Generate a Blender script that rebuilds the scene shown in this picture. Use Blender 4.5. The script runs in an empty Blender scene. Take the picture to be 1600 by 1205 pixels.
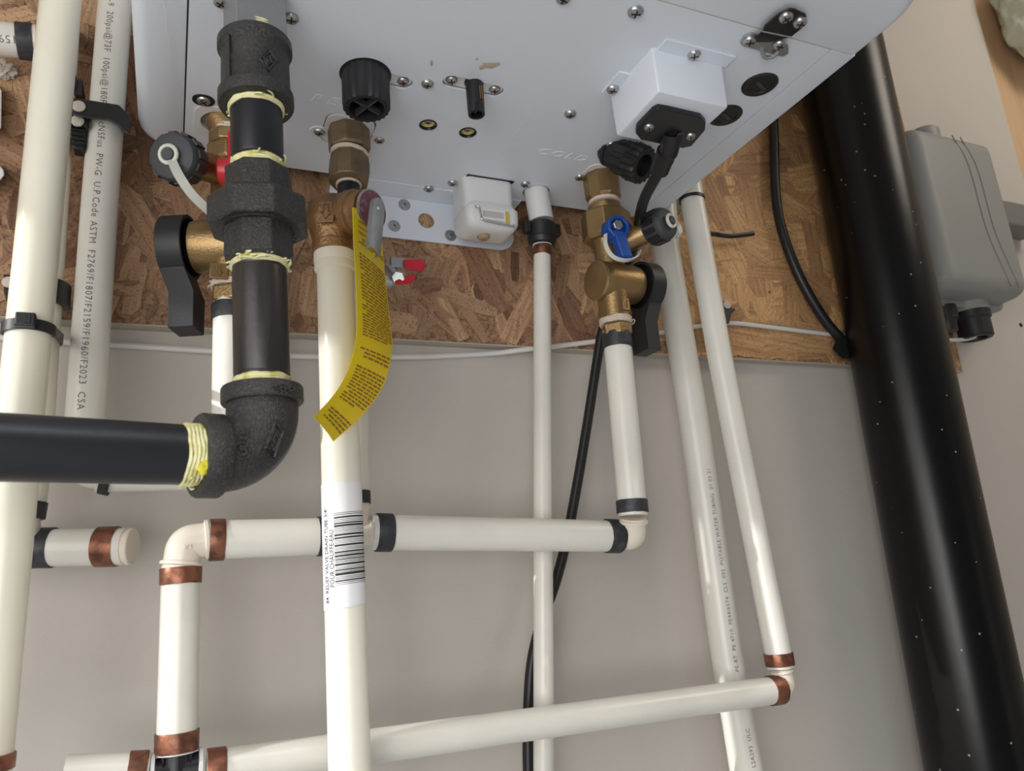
import bpy, bmesh, math, random
from mathutils import Vector as V, Matrix, noise
random.seed(7)
S = bpy.context.scene
PI = math.pi
C = S.collection

# ------------------------------------------------------------------ camera
CAMZ = 1.25
CO = V((0, 0, CAMZ))
YAW, PITCH, ROLL, F = math.radians(24.85), math.radians(14.53), math.radians(-4.72), 1180.0
FW = V((math.sin(YAW)*math.cos(PITCH), math.cos(YAW)*math.cos(PITCH), math.sin(PITCH)))
R0 = V((math.cos(YAW), -math.sin(YAW), 0)); U0 = R0.cross(FW)
RT = R0*math.cos(ROLL) + U0*math.sin(ROLL)
UP = -R0*math.sin(ROLL) + U0*math.cos(ROLL)
cd = bpy.data.cameras.new('camera'); cam = bpy.data.objects.new('camera', cd); C.objects.link(cam)
cd.sensor_width = 36; cd.lens = F/1600*36; cd.clip_start = .02; cd.clip_end = 50
M = Matrix((RT, UP, -FW)).transposed().to_4x4(); M.translation = CO
cam.matrix_world = M
S.camera = cam
cd.dof.use_dof = True; cd.dof.focus_distance = .52; cd.dof.aperture_fstop = 15

# ------------------------------------------------------------------ world, lights, exposure
w = bpy.data.worlds.new('world'); S.world = w; w.use_nodes = True
bg = w.node_tree.nodes['Background']; bg.inputs[0].default_value = (.86, .93, 1.0, 1); bg.inputs[1].default_value = .10
def area(name, loc, target, sx, sy, power, col):
    l = bpy.data.lights.new(name, 'AREA'); l.shape = 'RECTANGLE'; l.size = sx; l.size_y = sy; l.energy = power; l.color = col
    o = bpy.data.objects.new(name, l); C.objects.link(o); o.location = loc
    o.rotation_euler = (V(target)-V(loc)).to_track_quat('-Z', 'Y').to_euler(); return o
area('window_light', (-.82, -.40, 1.35), (.05, .5, 1.30), 1.0, .9, 8.2, (1, .985, .96))
area('room_lamp', (1.25, -.15, 2.20), (1.05, .578, 1.85), .4, .4, 3.6, (1, .90, .76))
dl = area('floor_bounce_light', (.1, -.65, 2.30), (.1, -.65, 0), .9, .9, 10.5, (.93, .97, 1)); dl.data.spread = math.radians(95)  # added light on the floor, standing in for sunlit bounce under the heater
area('fill_light', (-.20, -.26, 1.18), (-.02, .578, 1.22), .4, .4, 2.2, (1, .985, .96))  # added fill light for the wall among the left pipes
sl = bpy.data.lights.new('sun', 'SUN'); sl.energy = 2.7; sl.angle = math.radians(.6); sl.color = (1, .98, .95)
so = bpy.data.objects.new('sun', sl); C.objects.link(so); so.location = (-2, .1, 2.2)
so.rotation_euler = V((.93, .12, -.34)).to_track_quat('-Z', 'Y').to_euler()
vs = S.view_settings
S.display_settings.display_device = 'sRGB'
vs.view_transform = 'Standard'; vs.look = 'None'; vs.exposure = 0.0; vs.gamma = 1; vs.use_curve_mapping = False

# ------------------------------------------------------------------ coordinates
def ray(px, py): return FW + RT*((px-800)/F) - UP*((py-602.5)/F)
def at(px, py, Y):                     # the point on the vertical plane y = Y that stands at this place of the photograph
    d = ray(px, py); return CO + d*(Y/d.y)
def under(px, py, h=.325):             # the point on the heater's underside
    d = ray(px, py); return CO + d*(h/d.z)
def size(px, p): return px*(p-CO).dot(FW)/F
H = CAMZ + .325                         # height of the heater's underside
OSBY, WALLY = .566, .578
X, Yv, Z = V((1, 0, 0)), V((0, 1, 0)), V((0, 0, 1))

# ------------------------------------------------------------------ materials
def mat(name, col, rough=.5, metal=0, bump=None, var=None, coat=0, sss=0, spec=None):
    m = bpy.data.materials.new(name); m.use_nodes = True
    n = m.node_tree.nodes; l = m.node_tree.links; b = n['Principled BSDF']
    b.inputs['Base Color'].default_value = (*col, 1); b.inputs['Roughness'].default_value = rough; b.inputs['Metallic'].default_value = metal
    if coat: b.inputs['Coat Weight'].default_value = coat; b.inputs['Coat Roughness'].default_value = .1
    if sss:
        b.inputs['Subsurface Weight'].default_value = sss; b.inputs['Subsurface Radius'].default_value = (.006, .005, .003)
        b.inputs['Subsurface Scale'].default_value = 1
    if spec is not None: b.inputs['Specular IOR Level'].default_value = spec
    tc = n.new('ShaderNodeNewGeometry')
    if bump:
        t = n.new('ShaderNodeTexNoise'); t.inputs['Scale'].default_value = bump[0]; t.inputs['Detail'].default_value = 5
        bu = n.new('ShaderNodeBump'); bu.inputs['Strength'].default_value = bump[1]; bu.inputs['Distance'].default_value = bump[2]
        l.new(tc.outputs['Position'], t.inputs['Vector']); l.new(t.outputs['Fac'], bu.inputs['Height']); l.new(bu.outputs[0], b.inputs['Normal'])
    if var:                            # (scale, other colour, lo, hi[, stretch])
        t = n.new('ShaderNodeTexNoise'); t.inputs['Scale'].default_value = var[0]; t.inputs['Detail'].default_value = 6
        r = n.new('ShaderNodeValToRGB'); e = r.color_ramp.elements
        e[0].position = var[2]; e[1].position = var[3]; e[0].color = (*col, 1); e[1].color = (*var[1], 1)
        mp = n.new('ShaderNodeMapping')
        if len(var) > 4: mp.inputs['Scale'].default_value = var[4]
        l.new(tc.outputs['Position'], mp.inputs['Vector']); l.new(mp.outputs[0], t.inputs['Vector'])
        l.new(t.outputs['Fac'], r.inputs[0]); l.new(r.outputs[0], b.inputs['Base Color'])
    return m
W = dict(
 paint=mat('heater_enamel', (.74, .785, .86), .38, bump=(900, .05, .0005)),
 inside=mat('heater_inside', (.10, .10, .11), .7),
 drywall=mat('drywall_paint', (.58, .54, .495), .8, bump=(900, .25, .0012), var=(5, (.55, .51, .47), .4, .65)),
 pex=mat('white_pex', (.80, .775, .71), .28, bump=(60, .06, .001), var=(18, (.74, .72, .66), .45, .7), sss=.15),
 pexcream=mat('cream_pex', (.85, .82, .70), .25, var=(14, (.80, .77, .64), .4, .7), sss=.15),
 cpvc=mat('cream_pipe', (.86, .83, .72), .3, sss=.15),
 cpvcfit=mat('cream_fitting', (.86, .81, .68), .35, sss=.1),
 fit=mat('ivory_fitting', (.80, .72, .62), .25, bump=(120, .1, .001)),
 port=mat('white_plastic', (.74, .74, .74), .4),
 label=mat('white_label', (.86, .86, .88), .4, bump=(120, .12, .001)),
 copper=mat('aged_copper', (.30, .125, .075), .42, .75, bump=(260, .25, .001), var=(160, (.16, .075, .05), .45, .62)),
 darkcopper=mat('blackened_copper', (.035, .036, .042), .5, .2, bump=(260, .25, .001), var=(130, (.075, .075, .085), .5, .7)),
 iron=mat('cast_iron', (.036, .035, .035), .40, .2, bump=(1100, .6, .0014), var=(700, (.085, .08, .075), .52, .74)),
 mill=mat('mill_scale_pipe', (.034, .030, .030), .33, .3, bump=(300, .15, .0008), var=(70, (.105, .088, .075), .54, .80, (1, 1, .10))),
 pipeblk=mat('black_painted_pipe', (.016, .017, .022), .38, .1, bump=(300, .1, .0008)),
 tape=mat('yellow_thread_tape', (.80, .77, .46), .6, bump=(300, .3, .001), var=(190, (.56, .53, .12), .46, .68)),
 tapew=mat('white_thread_tape', (.68, .58, .48), .7, bump=(500, .6, .002)),
 brass=mat('forged_brass', (.36, .24, .11), .38, .8, bump=(600, .3, .001), var=(50, (.27, .17, .08), .45, .7)), levblk=mat('black_nylon', (.017, .018, .021), .48, bump=(900, .15, .0008)),
 bronze=mat('cast_bronze', (.40, .235, .115), .42, .8, bump=(450, .45, .0015), var=(45, (.22, .135, .075), .42, .65)),
 dullbrass=mat('dull_brass', (.24, .175, .105), .5, .7, bump=(500, .2, .001), var=(60, (.17, .12, .075), .45, .65)),
 blk=mat('black_plastic', (.016, .016, .018), .45, bump=(1200, .12, .0006)),
 blkgrey=mat('grey_black_plastic', (.045, .048, .054), .5, bump=(1400, .35, .001)),
 rubber=mat('black_rubber', (.011, .011, .013), .4),
 absm=mat('black_abs', (.0035, .0035, .004), .3, bump=(45, .1, .002), spec=.35),
 chrome=mat('zinc_metal', (.50, .50, .51), .36, .9, bump=(500, .2, .0006)),
 steel=mat('galvanised_steel', (.48, .49, .49), .38, .85, bump=(200, .15, .0008), var=(90, (.38, .40, .40), .4, .7)),
 dark=mat('dark_recess', (.008, .008, .009), .6),
 red=mat('red_plastic', (.55, .02, .035), .3),
 redpaint=mat('red_screw_paint', (.6, .03, .03), .5),
 blue=mat('blue_plastic', (.005, .06, .30), .35),
 strap=mat('translucent_strap', (.62, .62, .56), .35, sss=.2),
 yellow=mat('yellow_tag', (.95, .73, .015), .38),
 tagink=mat('tag_ink', (.33, .17, .02), .6),
 ink=mat('black_ink', (.025, .024, .025), .6), pipeink=mat('grey_pipe_ink', (.12, .11, .10), .5),
 purple=mat('purple_disc', (.17, .065, .085), .45, var=(260, (.30, .18, .2), .55, .65)),
 greybox=mat('grey_pvc_box', (.30, .30, .285), .5),
 greydark=mat('grey_pvc_groove', (.19, .19, .18), .5),
 wire=mat('white_wire', (.74, .72, .70), .45),
 stud=mat('planed_pine', (.66, .44, .26), .6, bump=(120, .2, .001), var=(25, (.58, .37, .20), .4, .7, (3, 3, .25))),
 foam=mat('spray_foam', (.52, .52, .40), .6, bump=(90, .6, .004)),
 plaster=mat('plaster_blob', (.62, .56, .48), .8, bump=(300, .6, .002)),
 lens=mat('amber_lens', (.62, .55, .25), .2),
 osbedge=mat('panel_edge', (.48, .43, .36), .8, bump=(500, .4, .001)),
 flooring=mat('concrete_floor', (.56, .58, .60), .8, bump=(40, .2, .003)),
 greyunion=mat('grey_thread_sealant', (.22, .225, .235), .5, .2, bump=(300, .2, .001)),
)
# the tag's plastic sheet lets some light through
m_ = W['yellow']; n_ = m_.node_tree.nodes; l_ = m_.node_tree.links
tr_ = n_.new('ShaderNodeBsdfTranslucent'); tr_.inputs[0].default_value = (.98, .84, .05, 1); mx_ = n_.new('ShaderNodeMixShader'); mx_.inputs[0].default_value = .2
l_.new(n_['Principled BSDF'].outputs[0], mx_.inputs[1]); l_.new(tr_.outputs[0], mx_.inputs[2]); l_.new(mx_.outputs[0], n_['Material Output'].inputs[0])
# dust flecks on the ABS pipe
def flecks(m, scale, col, thr):
    n = m.node_tree.nodes; l = m.node_tree.links; b = n['Principled BSDF']
    g = n.new('ShaderNodeNewGeometry'); v = n.new('ShaderNodeTexVoronoi'); v.inputs['Scale'].default_value = scale
    r = n.new('ShaderNodeValToRGB'); e = r.color_ramp.elements; e[0].position = thr; e[1].position = thr+.02
    base = tuple(b.inputs['Base Color'].default_value)
    e[0].color = (*col, 1); e[1].color = base
    l.new(g.outputs['Position'], v.inputs['Vector']); l.new(v.outputs['Distance'], r.inputs[0]); l.new(r.outputs[0], b.inputs['Base Color'])
flecks(W['absm'], 75, (.34, .33, .30), .058)
# oriented strand board: a resin-brown base of fine chips, and strands with a tone of their own
def osb_mat(name, strand):
    m = bpy.data.materials.new(name); m.use_nodes = True
    n = m.node_tree.nodes; l = m.node_tree.links; b = n['Principled BSDF']; b.inputs['Roughness'].default_value = .62
    t = n.new('ShaderNodeTexNoise'); t.inputs['Detail'].default_value = 8; t.inputs['Roughness'].default_value = .65
    mp = n.new('ShaderNodeMapping'); r = n.new('ShaderNodeValToRGB'); e = r.color_ramp.elements
    if strand:
        uv = n.new('ShaderNodeUVMap'); mp.inputs['Scale'].default_value = (14, 260, 1)
        l.new(uv.outputs[0], mp.inputs[0]); t.inputs['Scale'].default_value = 1
        e[0].position = .30; e[1].position = .66; e[0].color = (.42, .34, .30, 1); e[1].color = (1, 1, 1, 1)
        at_ = n.new('ShaderNodeAttribute'); at_.attribute_name = 'tone'
        mx = n.new('ShaderNodeMix'); mx.data_type = 'RGBA'; mx.blend_type = 'MULTIPLY'; mx.inputs[0].default_value = .85
        l.new(at_.outputs['Color'], mx.inputs[6]); l.new(r.outputs[0], mx.inputs[7])
        t2 = n.new('ShaderNodeTexNoise'); t2.inputs['Scale'].default_value = 650; t2.inputs['Detail'].default_value = 3
        g = n.new('ShaderNodeNewGeometry'); l.new(g.outputs['Position'], t2.inputs['Vector'])
        r2 = n.new('ShaderNodeValToRGB'); f = r2.color_ramp.elements; f[0].position = .33; f[1].position = .43
        f[0].color = (.38, .28, .24, 1); f[1].color = (1, 1, 1, 1); l.new(t2.outputs['Fac'], r2.inputs[0])
        mx2 = n.new('ShaderNodeMix'); mx2.data_type = 'RGBA'; mx2.blend_type = 'MULTIPLY'; mx2.inputs[0].default_value = .8
        l.new(mx.outputs[2], mx2.inputs[6]); l.new(r2.outputs[0], mx2.inputs[7]); l.new(mx2.outputs[2], b.inputs['Base Color'])
    else:
        g = n.new('ShaderNodeNewGeometry'); l.new(g.outputs['Position'], mp.inputs[0]); t.inputs['Scale'].default_value = 240
        e[0].position = .35; e[1].position = .68; e[0].color = (.13, .06, .033, 1); e[1].color = (.50, .30, .17, 1)
        l.new(r.outputs[0], b.inputs['Base Color'])
    bu = n.new('ShaderNodeBump'); bu.inputs['Strength'].default_value = .45; bu.inputs['Distance'].default_value = .0012
    l.new(mp.outputs[0], t.inputs['Vector']); l.new(t.outputs['Fac'], r.inputs[0]); l.new(t.outputs['Fac'], bu.inputs['Height']); l.new(bu.outputs[0], b.inputs['Normal'])
    return m
W['osb'] = osb_mat('strand_board_base', False); W['strand'] = osb_mat('strand_board_strand', True)

# ------------------------------------------------------------------ objects, parts
ROOT = {}
def thing(name, label, cat, loc, group=None):
    o = bpy.data.objects.new(name, None); C.objects.link(o); o.location = loc; o.empty_display_size = .01
    o['label'] = label; o['category'] = cat
    if group: o['group'] = group
    ROOT[o.name] = V(loc); return o
def obj(name, bm, m, parent=None, angle=35, label=None, cat=None, group=None, kind=None, bevel=None):
    org = ROOT[parent.name] if parent else V((0, 0, 0))
    if not parent and cat:
        org = sum((v.co for v in bm.verts), V()) / max(1, len(bm.verts))
    for v in bm.verts: v.co -= org
    bmesh.ops.recalc_face_normals(bm, faces=bm.faces)
    me = bpy.data.meshes.new(name); bm.to_mesh(me); bm.free()
    me.polygons.foreach_set('use_smooth', [True]*len(me.polygons)); me.set_sharp_from_angle(angle=math.radians(angle))
    me.materials.append(W[m] if isinstance(m, str) else m)
    o = bpy.data.objects.new(name, me); C.objects.link(o)
    if parent: o.parent = parent; ROOT[o.name] = org
    else: o.location = org
    if bevel:
        md = o.modifiers.new('bevel', 'BEVEL'); md.width = bevel; md.segments = 3; md.limit_method = 'ANGLE'; md.angle_limit = math.radians(40)
    for k, v in (('label', label), ('category', cat), ('group', group), ('kind', kind)):
        if v: o[k] = v
    return o
def B(): return bmesh.new()
def frame(d, ref=None):
    d = V(d).normalized(); ref = V(ref) if ref is not None else (Z if abs(d.z) < .9 else X)
    a = (ref - d*ref.dot(d)).normalized(); return a, d.cross(a), d
def ring(bm, p, a, b, r, n, rot=0):
    return [bm.verts.new(p + a*(r*math.cos(rot+2*PI*i/n)) + b*(r*math.sin(rot+2*PI*i/n))) for i in range(n)]
def bridge(bm, r1, r2):
    n = len(r1)
    for i in range(n): bm.faces.new((r1[i], r1[(i+1) % n], r2[(i+1) % n], r2[i]))
def rev(bm, p, d, prof, n=32, ref=None, rot=0, cap=True):       # surface of revolution: prof = [(distance along d, radius)]
    p = V(p); a, b, d = frame(d, ref); rs = [ring(bm, p+d*t, a, b, max(r, 1e-5), n, rot) for t, r in prof]
    for r1, r2 in zip(rs, rs[1:]): bridge(bm, r1, r2)
    if cap: bm.faces.new(rs[0]); bm.faces.new(rs[-1])
    return bm
def cyl(bm, p, q, r, n=32, ch=None, rot=0, ref=None):
    p, q = V(p), V(q); L = (q-p).length; c = min(r*.12, L*.2) if ch is None else ch
    return rev(bm, p, q-p, [(0, r-c), (c, r), (L-c, r), (L, r-c)] if c > 0 else [(0, r), (L, r)], n, ref, rot)
def hexa(bm, p, q, r, n=6, rot=0, ref=None, ch=.12):            # a nut with n flats
    p, q = V(p), V(q); L = (q-p).length; c = min(r*ch, L*.25)
    return rev(bm, p, q-p, [(0, r-c), (c*.7, r), (L-c*.7, r), (L, r-c)], n, ref, rot)
def cat_rom(pts, k=8):
    P = [V(p) for p in pts]; P = [2*P[0]-P[1]] + P + [2*P[-1]-P[-2]]; o = []
    for i in range(1, len(P)-2):
        for j in range(k):
            t = j/k; a, b, c, d = P[i-1:i+3]
            o.append(.5*((2*b) + (c-a)*t + (2*a-5*b+4*c-d)*t*t + (3*b-a-3*c+d)*t**3))
    o.append(P[-2]); return o
def tube(bm, pts, r, n=16, smooth=8, cap=True):
    P = cat_rom(pts, smooth) if smooth else [V(p) for p in pts]
    rs = []; a = None
    for i, p in enumerate(P):
        d = (P[min(i+1, len(P)-1)] - P[max(i-1, 0)]).normalized()
        a = frame(d, a)[0] if a is not None else frame(d)[0]
        b = d.cross(a); rr = r[min(int(i/len(P)*len(r)), len(r)-1)] if isinstance(r, (list, tuple)) else r
        rs.append(ring(bm, p, a, b, rr, n))
    for r1, r2 in zip(rs, rs[1:]): bridge(bm, r1, r2)
    if cap: bm.faces.new(rs[0]); bm.faces.new(rs[-1])
    return bm
def box(bm, c, ax, ay, az):                                    # half-size axes
    c, ax, ay, az = map(V, (c, ax, ay, az))
    v = [bm.verts.new(c+ax*i+ay*j+az*k) for i in (-1, 1) for j in (-1, 1) for k in (-1, 1)]
    for f in ((0, 1, 3, 2), (4, 6, 7, 5), (0, 4, 5, 1), (2, 3, 7, 6), (0, 2, 6, 4), (1, 5, 7, 3)): bm.faces.new([v[i] for i in f])
    return bm
def abox(bm, x0, x1, y0, y1, z0, z1):
    return box(bm, ((x0+x1)/2, (y0+y1)/2, (z0+z1)/2), X*((x1-x0)/2), Yv*((y1-y0)/2), Z*((z1-z0)/2))
def layers(bm, Ls):
    rs = [[bm.verts.new(p) for p in L] for L in Ls]
    for r1, r2 in zip(rs, rs[1:]): bridge(bm, r1, r2)
    bm.faces.new(rs[0]); bm.faces.new(rs[-1]); return bm
def rrect(x0, x1, y0, y1, rad, n=7):                            # rad: lower-left, lower-right, upper-right, upper-left
    o = []
    for (cx, cy, a0, r) in ((x0, y0, PI, rad[0]), (x1, y0, 1.5*PI, rad[1]), (x1, y1, 0, rad[2]), (x0, y1, .5*PI, rad[3])):
        sx = 1 if cx == x0 else -1; sy = 1 if cy == y0 else -1
        for i in range(n):
            a = a0 + .5*PI*i/(n-1); o.append((cx+sx*r+r*math.cos(a), cy+sy*r+r*math.sin(a)))
    return o
def obround(p, q, r, n=12):
    p, q = V(p).to_2d(), V(q).to_2d(); d = (q-p).normalized(); a0 = math.atan2(d.y, d.x); o = []
    for i in range(n): a = a0-PI/2+PI*i/(n-1); o.append((q.x+r*math.cos(a), q.y+r*math.sin(a)))
    for i in range(n): a = a0+PI/2+PI*i/(n-1); o.append((p.x+r*math.cos(a), p.y+r*math.sin(a)))
    return o
def circ(c, r, n=28): return [(c[0]+r*math.cos(2*PI*i/n), c[1]+r*math.sin(2*PI*i/n)) for i in range(n)]
def flat(loops, depth, org, ax, ay):                            # a plate with holes, its mid-plane through org
    cu = bpy.data.curves.new('tmp', 'CURVE'); cu.dimensions = '2D'; cu.fill_mode = 'BOTH'; cu.extrude = depth/2
    for L in loops:
        s = cu.splines.new('POLY'); s.points.add(len(L)-1); s.use_cyclic_u = True
        for pt, (x, y) in zip(s.points, L): pt.co = (x, y, 0, 1)
    return curve_bm(cu, org, ax, ay)
def curve_bm(cu, org, ax, ay, fn=None, cuts=0):
    o = bpy.data.objects.new('tmp', cu); me = o.to_mesh(); bm = B(); bm.from_mesh(me); o.to_mesh_clear()
    bpy.data.objects.remove(o); bpy.data.curves.remove(cu)
    ax, ay = V(ax), V(ay); az = ax.cross(ay)
    bmesh.ops.remove_doubles(bm, verts=bm.verts, dist=1e-7)
    if cuts:                            # cut the letters into strips, so that they can follow a round surface
        for i in range(-1, 6):
            bmesh.ops.bisect_plane(bm, geom=bm.verts[:]+bm.edges[:]+bm.faces[:], plane_co=(0, cuts*(i+.5)/5, 0), plane_no=(0, 1, 0))
    for v in bm.verts: v.co = fn(*v.co) if fn else V(org)+ax*v.co.x+ay*v.co.y+az*v.co.z
    return bm
def text_bm(s, h, org=None, ax=None, ay=None, depth=.0002, align='LEFT', fn=None, shear=0, sx=1.0, spacing=1.0, bold=0):
    cu = bpy.data.curves.new('tmp', 'FONT'); cu.body = s; cu.size = h*1.38; cu.align_x = align; cu.extrude = depth; cu.shear = shear
    cu.space_character = spacing; cu.resolution_u = 2; cu.offset = bold
    if fn is None: return curve_bm(cu, org, V(ax)*sx, ay)
    return curve_bm(cu, None, X, Yv, fn, h)
def onpipe(p, d, ref, r, h, t0, flip=1):                        # text running along a pipe's axis, wrapped round it; ref looks at the reader
    a, b, d = frame(d, ref)
    def fn(x, y, z):
        an = (y-h/2)/r*flip; return V(p)+d*(t0+x*flip*flip)+(a*math.cos(an)+b*math.sin(an))*(r+z)
    return fn
def patch(bm, p, d, ref, r, t0, t1, a0, a1, n=16, skew=0, th=.0003):
    a, b, d = frame(d, ref); rows = []
    for rad in (r, r+th):
        for k in (0, 1):
            rows.append([bm.verts.new(V(p)+d*((t0, t1)[k]+skew*(i/n-.5))+(a*math.cos(a0+(a1-a0)*i/n)+b*math.sin(a0+(a1-a0)*i/n))*rad) for i in range(n+1)])
    A0, A1, B0, B1 = rows
    for i in range(n):
        bm.faces.new((B0[i], B0[i+1], B1[i+1], B1[i])); bm.faces.new((A0[i], A1[i], A1[i+1], A0[i+1]))
        bm.faces.new((A0[i], A0[i+1], B0[i+1], B0[i])); bm.faces.new((A1[i], B1[i], B1[i+1], A1[i+1]))
    for i in (0, n): bm.faces.new((A0[i], B0[i], B1[i], A1[i]))
    return bm

# screws: one mesh for the head, one for the slot, copied
def screw_mesh():
    bm = B(); r = .0044
    rev(bm, (0, 0, 0), Z, [(-.004, r*.5), (0, r*.5), (0, r), (.0010, r), (.0019, r*.86), (.0024, r*.55), (.0025, .0001)], 20)
    me = bpy.data.meshes.new('screw'); bm.to_mesh(me); bm.free()
    me.polygons.foreach_set('use_smooth', [True]*len(me.polygons)); me.set_sharp_from_angle(angle=.6); me.materials.append(W['chrome'])
    bm = B()
    for k in (0, 1):
        box(bm, (0, 0, .0022), (V((.0026, 0, 0)), V((0, .0026, 0)))[k], (V((0, .00045, 0)), V((.00045, 0, 0)))[k], V((0, 0, .00042)))
    m2 = bpy.data.meshes.new('cross_slot'); bm.to_mesh(m2); bm.free(); m2.materials.append(W['dark'])
    return me, m2
SC, SL = screw_mesh()
def screw(p, nrm, parent, s=1.0, rot=0, paint=False):
    o = bpy.data.objects.new('screw', SC); C.objects.link(o); o.parent = parent
    q = V(nrm).to_track_quat('Z', 'Y').to_matrix() @ Matrix.Rotation(rot, 3, 'Z')
    o.matrix_local = Matrix.Translation(V(p)-ROOT[parent.name]) @ q.to_4x4() @ Matrix.Scale(s, 4)
    k = bpy.data.objects.new('cross_slot', SL); C.objects.link(k); k.parent = o
    if paint:
        bm = B(); rev(bm, (.0012, .0006, .0017), Z, [(0, .0016), (.0006, .0014), (.0009, .0006)], 10)
        me = bpy.data.meshes.new('paint_dab'); bm.to_mesh(me); bm.free(); me.materials.append(W['redpaint'])
        d = bpy.data.objects.new('paint_dab', me); C.objects.link(d); d.parent = o
    return o
def struct(name, bm, m, **k): return obj(name, bm, m, kind='structure', **k)

# ================================================================== SETTING
WX1 = 1.096
struct('wall_back', abox(B(), -1.3, WX1, WALLY, WALLY+.0125, 0, 2.35), 'drywall')
bm = B(); LX0, LX1 = -1.16, -1.10; GY0, GY1, GZ0_, GZ1_ = .268, .357, 1.30, 1.86  # unseen left wall, its slot shaped so sun reaches only some pipes
abox(bm, LX0, LX1, -1.6, GY0, 0, 2.35); abox(bm, LX0, LX1, GY1, WALLY, 0, 2.35)
abox(bm, LX0, LX1, GY0, GY1, 0, GZ0_); abox(bm, LX0, LX1, GY0, GY1, GZ1_, 2.35)
struct('sun_slot_wall', bm, 'drywall')
struct('floor', abox(B(), -1.16, 1.75, -1.9, WALLY+.1, -.05, 0), 'flooring')
struct('ceiling', abox(B(), -1.16, 1.75, -1.9, WALLY+.1, 2.35, 2.40), 'drywall')  # unseen rest of the room, added to cut ambient light from above
struct('wall_right', abox(B(), 1.70, 1.75, -1.9, WALLY+.1, 0, 2.35), 'drywall')  # unseen side of the room, added to cut ambient light from the right

# strand board panel, fixed to the wall
ox0, ox1, oz0, oz1 = -.75, .848, CAMZ+.1975, CAMZ+.80
osb = thing('strand_board', 'brown oriented strand board panel fixed to the wall behind the heater', 'panel', (0, OSBY, oz0))
obj('board', abox(B(), ox0, ox1, OSBY+.0008, WALLY-.0003, oz0+.0006, oz1), 'osb', osb)
obj('edge', abox(B(), ox0, ox1+.0015, OSBY+.0004, WALLY-.0003, oz0-.0005, oz0+.0006), 'osbedge', osb, label='pale sawn lower edge')
obj('side_edge', abox(B(), ox1, ox1+.0015, OSBY+.0004, WALLY-.0003, oz0, oz1), 'stud', osb, label='golden sawn right edge')
def strands():
    rnd = random.Random(11); bm = B(); uvl = bm.loops.layers.uv.new('UVMap'); cl = bm.loops.layers.float_color.new('tone')
    tones = [(.42, .265, .155), (.38, .235, .135), (.35, .21, .12), (.30, .175, .10), (.45, .29, .17), (.37, .225, .13), (.25, .135, .08), (.40, .25, .145)]
    gold = [(.42, .255, .12), (.40, .24, .11), (.44, .275, .13), (.37, .215, .10), (.41, .25, .11), (.32, .18, .085)]
    NS = 1700
    for i in range(NS):
        x = rnd.uniform(-.28, ox1); z = rnd.uniform(oz0, oz0+.46); small = rnd.random() < (.55 if i > 500 else .2)
        an = rnd.choice((PI/2, PI/2, 0))+rnd.gauss(0, .45); L = rnd.uniform(.016, .046); wd = rnd.uniform(.005, .013)
        if x > .45: L *= 1.5; wd *= 1.5; small = small and rnd.random() < .4
        if small: L = rnd.uniform(.005, .016); wd = rnd.uniform(.0015, .005)
        c, s = math.cos(an), math.sin(an); n = rnd.randint(2, 3) if small else rnd.randint(4, 6)
        tp = [rnd.uniform(.35, 1) if k in (0, n) else rnd.uniform(.8, 1.05) for k in range(n+1)]; tb = [rnd.uniform(.3, 1) if k in (0, n) else rnd.uniform(.8, 1.05) for k in range(n+1)]
        top = [(-L+2*L*k/n+rnd.uniform(-.12, .12)*L/n, wd*tp[k]) for k in range(n+1)]
        bot = [(-L+2*L*k/n+rnd.uniform(-.12, .12)*L/n, -wd*tb[k]) for k in range(n, -1, -1)]
        P = top+bot; col = rnd.choice(gold if x > .45 else tones); f = rnd.uniform(1.0, 1.5)*(1.5 if x > .45 else 1.08)*(rnd.choice((.65, 1.0)) if small else 1); col = [q*f for q in col]
        y = OSBY+.0006-.0011*i/NS-rnd.uniform(0, .0002); ou, ov = rnd.uniform(0, 9), rnd.uniform(0, 9)
        W_ = [(x+u*c-v*s, z+u*s+v*c) for u, v in P]
        sx_ = min(0, ox1-max(a for a, _ in W_)); sz_ = max(0, oz0+.0005-min(b for _, b in W_)); W_ = [(a+sx_, b+sz_) for a, b in W_]
        fr = [bm.verts.new((a, y+rnd.uniform(-.0001, .0001), b)) for a, b in W_]; bk = [bm.verts.new((a, OSBY+.0009, b)) for a, b in W_]
        m = len(P); fs = []
        try:
            fs.append((bm.faces.new(fr), P))
            for k in range(m):
                j = (k+1) % m; fs.append((bm.faces.new((fr[k], bk[k], bk[j], fr[j])), [P[k], P[k], P[j], P[j]]))
        except ValueError: continue
        for fc, pp in fs:
            for lp, (u, v) in zip(fc.loops, pp): lp[uvl].uv = (u*1+ou, v*1+ov); lp[cl] = (*col, 1)
    return bm
obj('wood_strands', strands(), 'strand', osb, angle=25, kind='stuff')

# framing past the end of the drywall
st = thing('wall_stud', 'planed pine framing board past the drywall edge at upper right', 'board', (WX1+.1, WALLY+.02, 0))
obj('board', abox(B(), WX1+.0015, WX1+.5, WALLY+.004, WALLY+.06, .0, 2.35), 'stud', st)
bm = B()
bmesh.ops.create_icosphere(bm, subdivisions=5, radius=1)
for v in bm.verts:
    p = v.co.copy(); k = 1+.30*noise.noise(p*1.7)+.14*noise.noise(p*4.1)+.05*noise.noise(p*10)
    v.co = at(1618, 20, .54)+V((p.x*.062, p.y*.04, p.z*.085))*k
obj('spray_foam', bm, 'foam', label='grey-green lump of spray foam on the pine board at upper right', cat='foam', angle=180)

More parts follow.
